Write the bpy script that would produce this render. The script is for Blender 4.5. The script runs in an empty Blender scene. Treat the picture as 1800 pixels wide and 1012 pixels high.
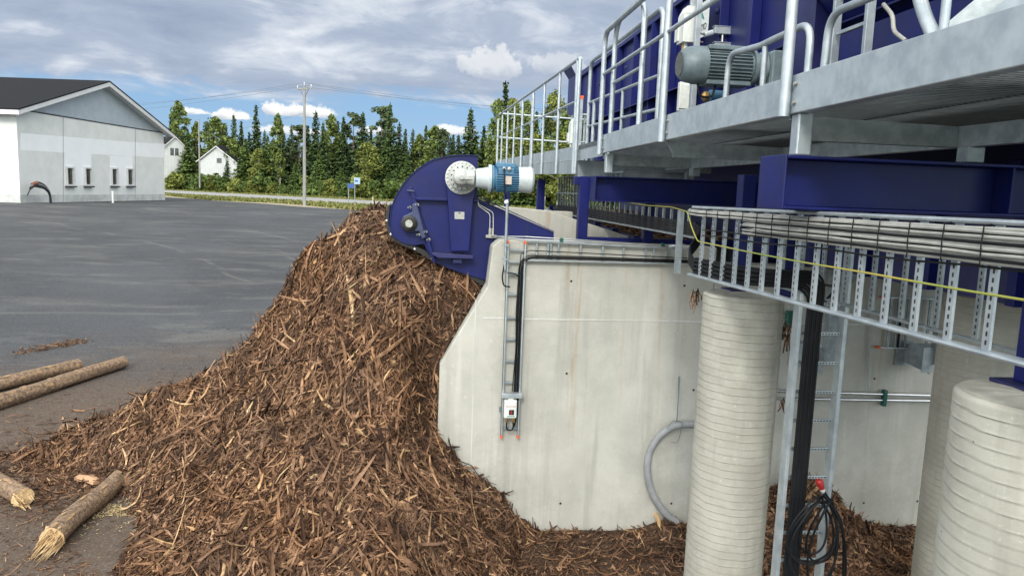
import bpy, math, random
import numpy as np
from mathutils import Vector, Matrix
random.seed(7); rng = np.random.default_rng(7)
scene = bpy.context.scene
C = scene.collection
R_ = math.radians
# ------------------------------------------------------------------ camera (origin at the lens, z = 0 at eye height)
F = 1300.0; CX, CY = 900.0, 506.0
yaw, pit, rol = R_(6.6), R_(7.35), R_(2.1)
fw = Vector((math.sin(yaw)*math.cos(pit), math.cos(yaw)*math.cos(pit), -math.sin(pit)))
r0 = Vector((math.cos(yaw), -math.sin(yaw), 0)); u0 = r0.cross(fw)
rt = r0*math.cos(rol) + u0*math.sin(rol); up = u0*math.cos(rol) - r0*math.sin(rol)
cam = bpy.data.objects.new('camera', bpy.data.cameras.new('camera')); C.objects.link(cam)
m = Matrix((rt, up, -fw)).transposed().to_4x4(); cam.matrix_world = m
cam.data.sensor_width = 36; cam.data.lens = 36*F/1800; cam.data.clip_end = 6000; cam.data.clip_start = 0.05
scene.camera = cam
def ray(px, py): return fw + rt*((px-CX)/F) - up*((py-CY)/F)
def aY(px, py, Y): d = ray(px, py); return d*(Y/d.y)
def aX(px, py, X): d = ray(px, py); return d*(X/d.x)
def aZ(px, py, Z): d = ray(px, py); return d*(Z/d.z)
def aP(px, py, p, n): d = ray(px, py); return d*(p.dot(n)/d.dot(n))
# ------------------------------------------------------------------ world and sun
SUN_AZ = Vector((-0.28, -0.96)).normalized(); SUN_EL = R_(31)
w = bpy.data.worlds.new('World'); scene.world = w; w.use_nodes = True
nt = w.node_tree; nt.nodes.clear()
def N(t, **k):
    n = nt.nodes.new(t)
    for a, b in k.items(): setattr(n, a, b)
    return n
def L(a, b): nt.links.new(a, b)
def M_(op, a, b=None, c=None, clamp=False):
    n = N('ShaderNodeMath', operation=op, use_clamp=clamp)
    for i, v in enumerate((a, b, c)):
        if v is None: continue
        if isinstance(v, (int, float)): n.inputs[i].default_value = v
        else: L(v, n.inputs[i])
    return n.outputs[0]
def SS(v, lo, hi):
    n = N('ShaderNodeMapRange', interpolation_type='SMOOTHSTEP'); L(v, n.inputs[0])
    n.inputs[1].default_value = lo; n.inputs[2].default_value = hi; return n.outputs[0]
def MIX(f, a, b):
    n = N('ShaderNodeMix', data_type='RGBA')
    if isinstance(f, (int, float)): n.inputs[0].default_value = f
    else: L(f, n.inputs[0])
    for i, v in ((6, a), (7, b)):
        if isinstance(v, tuple): n.inputs[i].default_value = v+(1,)
        else: L(v, n.inputs[i])
    return n.outputs[2]
def NZ(vec, scale, det=6, rough=.55, dist=0.0):
    n = N('ShaderNodeTexNoise'); L(vec, n.inputs['Vector']); n.inputs['Scale'].default_value = scale
    n.inputs['Detail'].default_value = det; n.inputs['Roughness'].default_value = rough; n.inputs['Distortion'].default_value = dist
    return n.outputs[0]
sky = N('ShaderNodeTexSky', sky_type='NISHITA', sun_disc=False)
sky.sun_elevation = SUN_EL; sky.sun_rotation = math.atan2(SUN_AZ.x, SUN_AZ.y); sky.air_density = 1.0; sky.dust_density = .3; sky.ozone_density = 1.5
tc = N('ShaderNodeTexCoord'); D = tc.outputs['Generated']
sp = N('ShaderNodeSeparateXYZ'); L(D, sp.inputs[0]); dx, dy, dz = sp.outputs
zz = M_('ADD', M_('MAXIMUM', dz, 0.0), 0.05)
cb = N('ShaderNodeCombineXYZ'); L(M_('DIVIDE', dx, zz), cb.inputs[0]); L(M_('DIVIDE', dy, zz), cb.inputs[1])
P = cb.outputs[0]
n1 = NZ(P, .42, 8, .55, .4); n2 = NZ(P, 1.25, 8, .6, .3)
vm = N('ShaderNodeVectorMath', operation='MULTIPLY'); L(D, vm.inputs[0]); vm.inputs[1].default_value = (3, 3, 9)
n3 = NZ(vm.outputs[0], 2.8, 10, .6, .5)
cmix = M_('ADD', M_('ADD', M_('MULTIPLY', n1, .5), M_('MULTIPLY', n2, .15)), M_('MULTIPLY', n3, .35))
ccol = N('ShaderNodeValToRGB'); L(cmix, ccol.inputs[0]); e = ccol.color_ramp.elements
e[0].position = .38; e[0].color = (.34, .42, .57, 1); e[1].position = .62; e[1].color = (1.0, 1.04, 1.08, 1)
k = ccol.color_ramp.elements.new(.5); k.color = (.49, .57, .71, 1)
edge = M_('ADD', M_('ADD', dz, M_('MULTIPLY', M_('SUBTRACT', n3, .5), .10)), M_('MULTIPLY', dx, -.03))
cover = SS(edge, .102, .132)
hole = SS(M_('ADD', M_('MULTIPLY', n1, .6), M_('MULTIPLY', n2, .4)), .36, .44)
cover = M_('MULTIPLY', cover, M_('ADD', M_('MULTIPLY', hole, .15), .85))
sc = N('ShaderNodeVectorMath', operation='SCALE'); L(sky.outputs[0], sc.inputs[0]); sc.inputs['Scale'].default_value = .1
gap = MIX(.68, sc.outputs[0], (.25, .49, .86))
col = MIX(cover, gap, ccol.outputs[0])
def cumulus(col, px, py, rx, ry, dens=1.0, base=(.60, .66, .76), top=(1.1, 1.1, 1.08)):
    d = ray(px, py).normalized()
    az = math.atan2(d.x, d.y)
    ax = M_('ARCTAN2', dx, dy)
    u = M_('DIVIDE', M_('SUBTRACT', ax, az), rx); v = M_('DIVIDE', M_('SUBTRACT', dz, d.z), ry)
    cbn = N('ShaderNodeCombineXYZ'); L(ax, cbn.inputs[0]); L(dz, cbn.inputs[1])
    nn = NZ(cbn.outputs[0], 45, 7, .62)
    vv = M_('MULTIPLY', v, M_('ADD', 1.0, M_('MULTIPLY', M_('LESS_THAN', v, 0.0), 1.1)))
    r = M_('ADD', M_('SQRT', M_('ADD', M_('MULTIPLY', u, u), M_('MULTIPLY', vv, vv))), M_('MULTIPLY', M_('SUBTRACT', nn, .5), 1.9))
    msk = M_('MULTIPLY', M_('SUBTRACT', 1.0, SS(r, .72, 1.0)), dens)
    sh = SS(M_('ADD', v, M_('MULTIPLY', M_('SUBTRACT', nn, .5), 1.6)), -.55, .25)
    return MIX(msk, col, MIX(sh, base, top))
for a in ((497, 196, .024, .015), (556, 200, .027, .013), (412, 206, .03, .010), (340, 198, .02, .006, .9), (650, 232, .03, .008, .8), (795, 232, .03, .010, .9), (505, 232, .05, .008, .8), (865, 122, .045, .030, .55), (985, 118, .05, .020, .35)):
    col = cumulus(col, *a)
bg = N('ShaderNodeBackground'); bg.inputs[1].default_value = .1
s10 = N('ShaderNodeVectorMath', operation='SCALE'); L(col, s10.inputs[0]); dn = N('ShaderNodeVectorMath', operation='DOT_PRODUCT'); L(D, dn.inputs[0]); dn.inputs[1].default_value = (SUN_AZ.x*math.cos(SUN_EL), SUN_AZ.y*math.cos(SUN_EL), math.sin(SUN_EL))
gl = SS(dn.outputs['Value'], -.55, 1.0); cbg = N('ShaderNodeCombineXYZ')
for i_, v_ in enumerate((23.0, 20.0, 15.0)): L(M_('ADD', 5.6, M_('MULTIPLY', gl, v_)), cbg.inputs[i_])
s10.operation = 'MULTIPLY'; L(cbg.outputs[0], s10.inputs[1])   # unseen glow added behind the camera, cloud brightened towards the sun to lift the walls
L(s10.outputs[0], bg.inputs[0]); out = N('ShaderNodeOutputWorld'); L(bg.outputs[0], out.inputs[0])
sun = bpy.data.objects.new('sun', bpy.data.lights.new('sun', 'SUN')); C.objects.link(sun)
sun.data.energy = 1.28; sun.data.angle = R_(12.0); sun.data.color = (1, .95, .87)
sd = Vector((SUN_AZ.x*math.cos(SUN_EL), SUN_AZ.y*math.cos(SUN_EL), math.sin(SUN_EL)))
sun.rotation_euler = sd.to_track_quat('Z', 'Y').to_euler()
scene.view_settings.view_transform = 'Standard'; scene.view_settings.look = 'None'
scene.view_settings.exposure = 0.75; scene.view_settings.gamma = 1
# ------------------------------------------------------------------ materials
def mat(name, c1, c2=None, rough=.6, metal=0.0, scale=6.0, bump=0.0, bscale=None, spec=.5, stretch=(1, 1, 1), lo=.35, hi=.65, island=None, det=6, bd=.01, coat=0.0):
    global nt
    mt = bpy.data.materials.new(name); mt.use_nodes = True; nt = mt.node_tree
    b = nt.nodes['Principled BSDF']
    b.inputs['Roughness'].default_value = rough; b.inputs['Metallic'].default_value = metal
    b.inputs['Specular IOR Level'].default_value = spec
    if coat: b.inputs['Coat Weight'].default_value = coat
    g = N('ShaderNodeNewGeometry'); vm = N('ShaderNodeVectorMath', operation='MULTIPLY'); L(g.outputs['Position'], vm.inputs[0]); vm.inputs[1].default_value = stretch
    n = NZ(vm.outputs[0], scale, det, .6)
    col = MIX(SS(n, lo, hi), c1, c2 or tuple(x*.75 for x in c1))
    if island:
        rp = N('ShaderNodeValToRGB'); L(g.outputs['Random Per Island'], rp.inputs[0])
        els = rp.color_ramp.elements
        els[0].position = island[0][0]; els[0].color = island[0][1]+(1,)
        els[1].position = island[-1][0]; els[1].color = island[-1][1]+(1,)
        for p_, c_ in island[1:-1]:
            q = els.new(p_); q.color = c_+(1,)
        mm = N('ShaderNodeMix', data_type='RGBA', blend_type='MULTIPLY'); mm.inputs[0].default_value = 1; L(rp.outputs[0], mm.inputs[6]); L(col, mm.inputs[7]); col = mm.outputs[2]
    L(col, b.inputs['Base Color'])
    if bump:
        nb = NZ(vm.outputs[0], bscale or scale*4, 6, .6); bp = N('ShaderNodeBump'); L(nb, bp.inputs['Height']); bp.inputs['Strength'].default_value = bump; bp.inputs['Distance'].default_value = bd
        L(bp.outputs[0], b.inputs['Normal'])
    mt['_c'] = 0
    return mt
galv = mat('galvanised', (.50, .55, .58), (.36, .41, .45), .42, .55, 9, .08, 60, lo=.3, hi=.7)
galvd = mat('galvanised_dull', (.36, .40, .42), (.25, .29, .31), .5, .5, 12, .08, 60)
gstreak = mat('galvanised_streaked', (.44, .48, .50), (.30, .35, .38), .45, .5, 7, .05, 50, stretch=(1, 1, .15), lo=.3, hi=.7)
blue = mat('blue_paint', (.0045, .0095, .112), (.0035, .0072, .084), .42, 0, 3, .04, 30, spec=.32)
blued = mat('blue_paint_dusty', (.016, .018, .11), (.010, .012, .08), .5, 0, 5, .05, 40)
for q_ in (blue, blued):   # bark dust and rain marks on the paint
    nt = q_.node_tree; b_ = nt.nodes['Principled BSDF']; s_ = b_.inputs['Base Color'].links[0].from_socket; g_ = N('ShaderNodeNewGeometry')
    v_ = N('ShaderNodeVectorMath', operation='MULTIPLY'); L(g_.outputs['Position'], v_.inputs[0]); v_.inputs[1].default_value = (9, 9, 1.2)
    a_ = M_('MULTIPLY', SS(NZ(v_.outputs[0], 1.0, 6, .65), .52, .72), .30); c_ = M_('MULTIPLY', SS(NZ(g_.outputs['Position'], 3.5, 8, .7), .50, .70), .30)
    sn = N('ShaderNodeSeparateXYZ'); L(g_.outputs['Normal'], sn.inputs[0]); up_ = M_('MULTIPLY', SS(sn.outputs[2], .5, .9), .55)
    s_ = MIX(M_('MAXIMUM', M_('MAXIMUM', a_, c_), up_), s_, (.020, .024, .055)); L(s_, b_.inputs['Base Color'])
bluegrey = mat('bluegrey_paint', (.035, .05, .12), (.025, .035, .09), .5, 0, 20, .1, 60)
mblue = mat('motor_blue', (.07, .20, .33), (.05, .15, .26), .5, 0, 12, .1, 60)
mlight = mat('motor_light', (.50, .56, .58), (.42, .48, .50), .45, 0, 8, .05, 40)
gbox = mat('gearbox_grey', (.46, .48, .46), (.36, .38, .37), .5, 0, 12, .1, 50)
mgrey = mat('motor_grey', (.17, .22, .24), (.12, .16, .18), .45, 0, 10, .08, 50)
dark = mat('black_rubber', (.012, .012, .013), (.02, .02, .021), .6, 0, 12)
cblack = mat('black_cable', (.005, .0055, .007), (.009, .010, .012), .55, 0, 8, spec=.25)
cgrey = mat('grey_cable', (.40, .40, .37), (.30, .30, .28), .5, 0, 8)
cyel = mat('yellow_green_cable', (.42, .34, .06), (.26, .32, .06), .45, 0, 10, stretch=(1, .2, 1))
brass = mat('brass', (.55, .36, .12), (.45, .28, .1), .35, .8, 20)
orange = mat('orange_plastic', (.80, .13, .03), (.7, .1, .02), .5, 0, 20)
red = mat('red_plastic', (.35, .02, .018), (.3, .015, .015), .45, 0, 20)
whitep = mat('white_plastic', (.72, .74, .70), (.62, .65, .62), .4, 0, 20)
green = mat('green_plastic', (.01, .10, .075), (.008, .08, .06), .4, 0, 20)
tealm = mat('teal_print', (.02, .22, .18), (.02, .2, .16), .5, 0, 20)
label_m = mat('label_plate', (.45, .45, .42), (.35, .35, .33), .4, .3, 40)
steel = mat('bare_steel', (.50, .49, .46), (.35, .34, .32), .35, .9, 30)
hoseg = mat('grey_hose', (.30, .31, .32), (.24, .25, .26), .6, 0, 8)
pipe_m = mat('silver_pipe', (.62, .64, .65), (.5, .52, .54), .28, .85, 6)
def concrete(name, c1, c2, rust=(), streak=1.0, bump=.25):
    global nt
    mt = mat(name, c1, c2, .85, 0, 2.2, bump, 28, spec=.3, lo=.25, hi=.75, det=9)
    nt = mt.node_tree; b = nt.nodes['Principled BSDF']; src = b.inputs['Base Color'].links[0].from_socket
    g = N('ShaderNodeNewGeometry'); sp_ = N('ShaderNodeSeparateXYZ'); L(g.outputs['Position'], sp_.inputs[0])
    v = N('ShaderNodeVectorMath', operation='MULTIPLY'); L(g.outputs['Position'], v.inputs[0]); v.inputs[1].default_value = (5, 5, .35)
    st = SS(NZ(v.outputs[0], 1.3, 6, .6), .5, .72)
    bl_ = SS(NZ(g.outputs['Position'], 1.3, 10, .72, .3), .45, .62); src = MIX(M_('MULTIPLY', bl_, .42), src, tuple(x*.80 for x in c2))
    src = MIX(M_('MULTIPLY', st, .5*streak), src, tuple(x*.72 for x in c2))
    v2 = N('ShaderNodeVectorMath', operation='MULTIPLY'); L(g.outputs['Position'], v2.inputs[0]); v2.inputs[1].default_value = (7, 7, .6)
    wh = M_('MULTIPLY', SS(NZ(v2.outputs[0], 1.0, 5, .6), .58, .74), .30*streak)
    src = MIX(wh, src, tuple(min(1, x*1.3) for x in c1))
    sp9 = SS(NZ(g.outputs['Position'], 26, 4, .7), .62, .70); src = MIX(M_('MULTIPLY', sp9, .35), src, tuple(min(1, x*1.35) for x in c1))
    fine = NZ(g.outputs['Position'], 55, 4, .7); src = MIX(M_('MULTIPLY', SS(fine, .62, .72), .35), src, tuple(x*.6 for x in c2))
    for xc, wd, z0, z1, am in rust:
        wob = M_('MULTIPLY', M_('SUBTRACT', NZ(g.outputs['Position'], 2.2, 4, .6), .5), .10)
        d_ = M_('ABSOLUTE', M_('ADD', M_('SUBTRACT', sp_.outputs[0], xc), wob))
        mk = M_('SUBTRACT', 1.0, SS(d_, wd*.1, wd)); mk = M_('MULTIPLY', mk, M_('MULTIPLY', SS(sp_.outputs[2], z0, z0+.8), SS(NZ(v.outputs[0], 5, 4, .6), .3, .65)))
        src = MIX(M_('MULTIPLY', mk, am), src, (.34, .22, .10))
    L(src, b.inputs['Base Color']); return mt
conc = concrete('concrete_wall', (.51, .505, .46), (.42, .415, .375), rust=((1.62, .05, -3.0, 0, .55), (1.50, .03, -1.6, 0, .4), (2.55, .045, -2.2, 0, .35), (2.15, .03, -2.6, 0, .2), (5.2, .05, -2.5, 0, .25)))
concp = concrete('concrete_pile', (.45, .44, .385), (.31, .30, .26), streak=.9)
nt = concp.node_tree; b_ = nt.nodes['Principled BSDF']; s_ = b_.inputs['Base Color'].links[0].from_socket
g_ = N('ShaderNodeNewGeometry'); v_ = N('ShaderNodeTexVoronoi'); L(g_.outputs['Position'], v_.inputs['Vector']); v_.inputs['Scale'].default_value = 9
s_ = MIX(M_('SUBTRACT', 1.0, SS(M_('ADD', v_.outputs['Distance'], M_('MULTIPLY', NZ(g_.outputs['Position'], 30, 3, .6), .07)), .055, .075)), s_, (.12, .11, .09))
tc_ = N('ShaderNodeTexCoord'); so_ = N('ShaderNodeSeparateXYZ'); L(tc_.outputs['Object'], so_.inputs[0])
ph_ = M_('ADD', M_('MULTIPLY', M_('ADD', so_.outputs[2], -4.0), 1/.058), M_('DIVIDE', M_('ARCTAN2', so_.outputs[1], so_.outputs[0]), 6.28318))
fr_ = M_('FRACT', ph_); gm_ = M_('MULTIPLY', M_('SUBTRACT', 1.0, SS(M_('ABSOLUTE', M_('SUBTRACT', fr_, .93)), .02, .13)), SS(NZ(g_.outputs['Position'], 7, 4, .6), .35, .6))
s_ = MIX(M_('MULTIPLY', gm_, .24), s_, (.24, .225, .175))
bd_ = N('ShaderNodeTexWhiteNoise', noise_dimensions='1D'); L(M_('FLOOR', ph_), bd_.inputs['W']); s_ = MIX(M_('MULTIPLY', bd_.outputs[0], .22), s_, (.34, .325, .27))
L(s_, b_.inputs['Base Color'])
concw = mat('wall_panel_concrete', (.72, .725, .70), (.64, .65, .63), .85, 0, 1.2, .1, 20, lo=.3, hi=.7)
concg = mat('plinth_concrete', (.56, .57, .56), (.42, .43, .42), .85, 0, 1.5, .1, 20)
wpaint = mat('white_wall_paint', (.86, .86, .87), (.82, .83, .84), .8, 0, 1.0)
def boards(name, c, sc, axis='z', depth=.6):
    global nt
    mt = mat(name, c, tuple(x*.9 for x in c), .75, 0, 1.5)
    nt = mt.node_tree; b = nt.nodes['Principled BSDF']
    g = N('ShaderNodeNewGeometry'); s_ = N('ShaderNodeSeparateXYZ'); L(g.outputs['Position'], s_.inputs[0])
    fr = M_('FRACT', M_('MULTIPLY', s_.outputs['xyz'.index(axis)], sc)); src = b.inputs['Base Color'].links[0].from_socket
    L(MIX(M_('MULTIPLY', SS(fr, .82, .95), depth), src, tuple(x*.45 for x in c)), b.inputs['Base Color']); return mt
cladd = boards('grey_boards', (.42, .47, .52), 5.5)
wboards = boards('white_boards', (.52, .54, .54), 2.2, 'x', .35)
roofm = boards('dark_sheet_roof', (.016, .017, .020), 2.0, 'y', .5)
roofm.node_tree.nodes['Principled BSDF'].inputs['Specular IOR Level'].default_value = .15
roofm.node_tree.nodes['Principled BSDF'].inputs['Roughness'].default_value = .9
fasc = mat('white_fascia', (.66, .65, .66), (.6, .6, .6), .6, 0, 3)
glass = mat('window_glass', (.03, .035, .03), (.06, .06, .05), .08, 0, 2, spec=.9)
polem = mat('pole_timber', (.30, .30, .29), (.22, .22, .21), .85, 0, 3, .2, 20, stretch=(4, 4, .3))
wirem = mat('wire_metal', (.22, .24, .27), None, .5, .6)
signb = mat('sign_blue', (.03, .09, .30), (.03, .08, .27), .5)
signl = mat('sign_pale', (.30, .42, .52), (.26, .38, .48), .5)
grass = mat('grass', (.11, .14, .035), (.20, .17, .07), .9, 0, .35, .5, 5, lo=.35, hi=.65, det=9)
sand = mat('sandy_gravel', (.36, .31, .22), (.24, .22, .14), .9, 0, .8, .4, 10, det=9)
roadm = mat('road_gravel', (.30, .30, .30), (.24, .24, .23), .85, 0, .3)
logm = mat('log_bark', (.34, .235, .15), (.13, .08, .052), .9, 0, 22, 1.0, 40, stretch=(1, 1, 1), lo=.3, hi=.7, det=9, bd=.03)
woodp = mat('pale_wood', (.62, .46, .26), (.42, .27, .13), .8, 0, 9, .6, 40, stretch=(1, 1, 1), lo=.3, hi=.7)
sawd = mat('sawdust', (.50, .40, .22), (.30, .22, .12), .95, 0, 8, .5, 40)
chipm = mat('bark_strips', (1, 1, 1), (.55, .5, .45), .85, 0, 14, .35, 60, lo=.3, hi=.7, spec=.25, island=((0, (.024, .013, .010)), (.20, (.095, .050, .030)), (.48, (.190, .106, .062)), (.76, (.295, .175, .107)), (.92, (.39, .23, .14)), (.975, (.56, .36, .20)), (1, (.66, .48, .28))))
moundm = mat('bark_mound', (.085, .048, .028), (.035, .02, .012), .95, 0, 18, .8, 50, bd=.03)
def asphalt():
    global nt
    mt = mat('asphalt', (.066, .070, .079), (.043, .046, .053), .93, 0, .25, .35, 60, lo=.3, hi=.7, det=9, spec=.2)
    nt = mt.node_tree; b = nt.nodes['Principled BSDF']; src = b.inputs['Base Color'].links[0].from_socket
    g = N('ShaderNodeNewGeometry'); pos = g.outputs['Position']
    v = N('ShaderNodeVectorMath', operation='MULTIPLY'); L(pos, v.inputs[0]); v.inputs[1].default_value = (.30, .9, 1)
    st = SS(NZ(v.outputs[0], .8, 10, .68, .6), .50, .66); src = MIX(M_('MULTIPLY', st, .55), src, (.15, .15, .145))
    v = N('ShaderNodeVectorMath', operation='MULTIPLY'); L(pos, v.inputs[0]); v.inputs[1].default_value = (.5, 1.6, 1)
    st = SS(NZ(v.outputs[0], 1.1, 10, .7, 1.2), .56, .64); src = MIX(M_('MULTIPLY', st, .22), src, (.16, .16, .16))
    for cx_, cy_, fq_, ph_ in ((-60, -10, 1.25, 0), (10, 70, 1.1, .3), (-25, -30, 1.4, .6)):
        dd_ = N('ShaderNodeVectorMath', operation='DISTANCE'); L(pos, dd_.inputs[0]); dd_.inputs[1].default_value = (cx_, cy_, 0)
        w_ = M_('FRACT', M_('ADD', M_('MULTIPLY', M_('ADD', dd_.outputs['Value'], M_('MULTIPLY', NZ(pos, .15, 2, .5), 3.0)), fq_/4), ph_))
        tk = M_('SUBTRACT', 1.0, SS(M_('ABSOLUTE', M_('SUBTRACT', w_, .5)), .015, .045)); tk = M_('MULTIPLY', tk, SS(NZ(pos, .22, 4, .6), .5, .62))
        src = MIX(M_('MULTIPLY', tk, .5), src, (.032, .033, .037) if ph_ else (.15, .148, .14))
    # brown bark dust trodden round the pile
    ds = N('ShaderNodeVectorMath', operation='DISTANCE'); L(pos, ds.inputs[0]); ds.inputs[1].default_value = (-2.2, 8.4, -3.5)
    du = M_('ADD', ds.outputs['Value'], M_('MULTIPLY', M_('SUBTRACT', NZ(pos, .7, 7, .65), .5), 7.0))
    dm = M_('SUBTRACT', 1.0, SS(du, 3.4, 9.0)); src = MIX(M_('MULTIPLY', dm, .88), src, (.105, .072, .05))
    fi = SS(NZ(pos, 40, 3, .8), .50, .62); src = MIX(M_('MULTIPLY', fi, .55), src, (.17, .165, .155))
    f2 = SS(NZ(pos, 13, 5, .8), .52, .62); src = MIX(M_('MULTIPLY', f2, .35), src, (.035, .036, .04))
    L(src, b.inputs['Base Color']); return mt
nt = chipm.node_tree; b_ = nt.nodes['Principled BSDF']; s_ = b_.inputs['Base Color'].links[0].from_socket; g_ = N('ShaderNodeNewGeometry')
s_ = MIX(M_('MULTIPLY', SS(NZ(g_.outputs['Position'], 2.6, 5, .6), .48, .62), .5), s_, (.045, .025, .016))
hv = N('ShaderNodeHueSaturation'); L(M_('ADD', .82, M_('MULTIPLY', NZ(g_.outputs['Position'], 1.1, 3, .5), .36)), hv.inputs['Saturation']); L(s_, hv.inputs['Color']); L(hv.outputs[0], b_.inputs['Base Color'])
asph = asphalt()
LEAF = dict(rough=.7, spec=.25, lo=.35, hi=.65)
def leafm(name, a, b_, c):
    mt = mat(name, (1, 1, 1), (.7, .75, .7), scale=.6, island=((0, a), (.5, b_), (1, c)), **LEAF); return mt
spr_m = leafm('spruce_needles', (.024, .046, .017), (.052, .088, .028), (.10, .14, .045))
spr2_m = leafm('young_spruce_needles', (.05, .085, .022), (.09, .14, .035), (.15, .20, .05))
pin_m = leafm('pine_needles', (.05, .075, .038), (.085, .12, .055), (.14, .175, .08))
bir_m = leafm('birch_leaves', (.075, .11, .03), (.14, .185, .045), (.25, .29, .08))
yel_m = leafm('yellowing_leaves', (.10, .13, .03), (.175, .20, .045), (.28, .29, .075))
shr_m = leafm('shrub_leaves', (.055, .092, .024), (.10, .148, .038), (.17, .215, .06))
trunk_m = mat('brown_trunk', (.16, .12, .085), (.09, .07, .05), .9, 0, 4, .4, 20)
btrunk_m = mat('birch_trunk', (.55, .53, .48), (.25, .24, .22), .8, 0, 3, .2, 20, stretch=(1, 1, 3))
# ------------------------------------------------------------------ mesh helpers
ORG = {}
def tag(o, label=None, cat=None, group=None, kind=None):
    if label: o['label'] = label
    if cat: o['category'] = cat
    if group: o['group'] = group
    if kind: o['kind'] = kind
    return o
def thing(name, loc, label, cat, group=None):
    o = bpy.data.objects.new(name, None); C.objects.link(o); o.location = loc; ORG[o] = Vector(loc); o.empty_display_size = .1
    return tag(o, label, cat, group)
class MB:
    def __init__(s): s.v = []; s.f = []; s.mi = []; s.cm = 0; s.parts = []
    def add(s, vs, fs):
        b = len(s.v); s.v += [tuple(x) for x in vs]; s.f += [tuple(i+b for i in f) for f in fs]; s.mi += [s.cm]*len(fs); s.parts.append((b, len(s.v), len(s.f)-len(fs), len(s.f))); return s
    def box(s, x0, x1, y0, y1, z0, z1):
        return s.add([(x0, y0, z0), (x1, y0, z0), (x1, y1, z0), (x0, y1, z0), (x0, y0, z1), (x1, y0, z1), (x1, y1, z1), (x0, y1, z1)],
                     [(0, 3, 2, 1), (4, 5, 6, 7), (0, 1, 5, 4), (1, 2, 6, 5), (2, 3, 7, 6), (3, 0, 4, 7)])
    def bar(s, p, q, w_, h_, upv=(0, 0, 1)):
        p, q = Vector(p), Vector(q); d = (q-p).normalized(); u = Vector(upv); a = d.cross(u)
        if a.length < 1e-4: a = d.cross(Vector((0, 1, 0)))
        a.normalize(); u = a.cross(d).normalized(); a *= w_/2; u *= h_/2
        vs = [c+x*a+y*u for c in (p, q) for x, y in ((-1, -1), (1, -1), (1, 1), (-1, 1))]
        return s.add(vs, [(0, 1, 2, 3), (7, 6, 5, 4), (0, 4, 5, 1), (1, 5, 6, 2), (2, 6, 7, 3), (3, 7, 4, 0)])
    def tube(s, pts, r, n=12, caps=True):
        pts = [Vector(p) for p in pts]; k = len(pts)
        rs = r if isinstance(r, (list, tuple)) else [r]*k
        d0 = (pts[1]-pts[0]).normalized(); a = d0.cross(Vector((0, 0, 1)))
        if a.length < .1: a = d0.cross(Vector((0, 1, 0)))
        a.normalize(); vs = []
        for i, p in enumerate(pts):
            d = (pts[min(i+1, k-1)]-pts[max(i-1, 0)]).normalized()
            a = (a-d*a.dot(d)).normalized(); b = d.cross(a)
            for j in range(n):
                t = 2*math.pi*j/n; vs.append(p+(a*math.cos(t)+b*math.sin(t))*rs[i])
        fs = [(i*n+j, i*n+(j+1) % n, (i+1)*n+(j+1) % n, (i+1)*n+j) for i in range(k-1) for j in range(n)]
        if caps: fs += [tuple(range(n))[::-1], tuple((k-1)*n+j for j in range(n))]
        return s.add(vs, fs)
    def lathe(s, p, d, prof, n=32):   # prof: (distance along d, radius)
        p, d = Vector(p), Vector(d).normalized(); a = d.cross(Vector((0, 0, 1)))
        if a.length < .1: a = d.cross(Vector((0, 1, 0)))
        a.normalize(); b = d.cross(a); vs = []; k = len(prof)
        for t, r in prof:
            for j in range(n):
                th = 2*math.pi*j/n; vs.append(p+d*t+(a*math.cos(th)+b*math.sin(th))*r)
        fs = [(i*n+j, i*n+(j+1) % n, (i+1)*n+(j+1) % n, (i+1)*n+j) for i in range(k-1) for j in range(n)]
        fs += [tuple(range(n))[::-1], tuple((k-1)*n+j for j in range(n))]
        return s.add(vs, fs)
    def prism(s, poly, off):   # poly: list of 3D points, off: extrusion vector
        off = Vector(off); poly = [Vector(p) for p in poly]; n = len(poly)
        nn = sum(((poly[i]-poly[0]).cross(poly[(i+1) % n]-poly[0]) for i in range(1, n-1)), Vector())
        if nn.dot(off) > 0: poly = poly[::-1]
        return s.add(poly+[p+off for p in poly], [tuple(range(n)), tuple(range(n, 2*n))[::-1]]+[(i, i+n, (i+1) % n+n, (i+1) % n) for i in range(n)])
    def each(s, name, mats, parent=None, smooth=False, bevel=0.0):
        out = []
        for (v0, v1, f0, f1) in s.parts:
            q = MB(); q.v = s.v[v0:v1]; q.f = [tuple(i-v0 for i in f) for f in s.f[f0:f1]]; q.mi = [0]*len(q.f); out.append(q.build(name, mats, parent, smooth, bevel))
        return out
    def build(s, name, mats, parent=None, smooth=False, bevel=0.0, seg=2):
        o_ = ORG[parent] if parent is not None else Vector((0, 0, 0))
        me = bpy.data.meshes.new(name); me.from_pydata([(x-o_.x, y-o_.y, z-o_.z) for x, y, z in s.v], [], s.f)
        for mm in (mats if isinstance(mats, (list, tuple)) else [mats]): me.materials.append(mm)
        if any(s.mi): me.polygons.foreach_set('material_index', s.mi)
        if smooth:
            me.polygons.foreach_set('use_smooth', [True]*len(me.polygons)); me.set_sharp_from_angle(angle=R_(38))
        ob = bpy.data.objects.new(name, me); C.objects.link(ob)
        if parent is not None: ob.parent = parent
        ORG[ob] = o_.copy()
        if bevel:
            bv = ob.modifiers.new('bevel', 'BEVEL'); bv.width = bevel; bv.segments = seg; bv.limit_method = 'ANGLE'; bv.angle_limit = R_(40)
        return ob
def fil(pts, r, n=6):
    pts = [Vector(p) for p in pts]; out = [pts[0]]
    for i in range(1, len(pts)-1):
        a, b, c = pts[i-1], pts[i], pts[i+1]; d1 = (a-b).normalized(); d2 = (c-b).normalized(); rr = min(r, (a-b).length*.49, (c-b).length*.49)
        p, q = b+d1*rr, b+d2*rr
        for j in range(n+1):
            t = j/n; out.append(p*(1-t)**2+b*2*t*(1-t)+q*t*t)
    out.append(pts[-1]); return out
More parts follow.
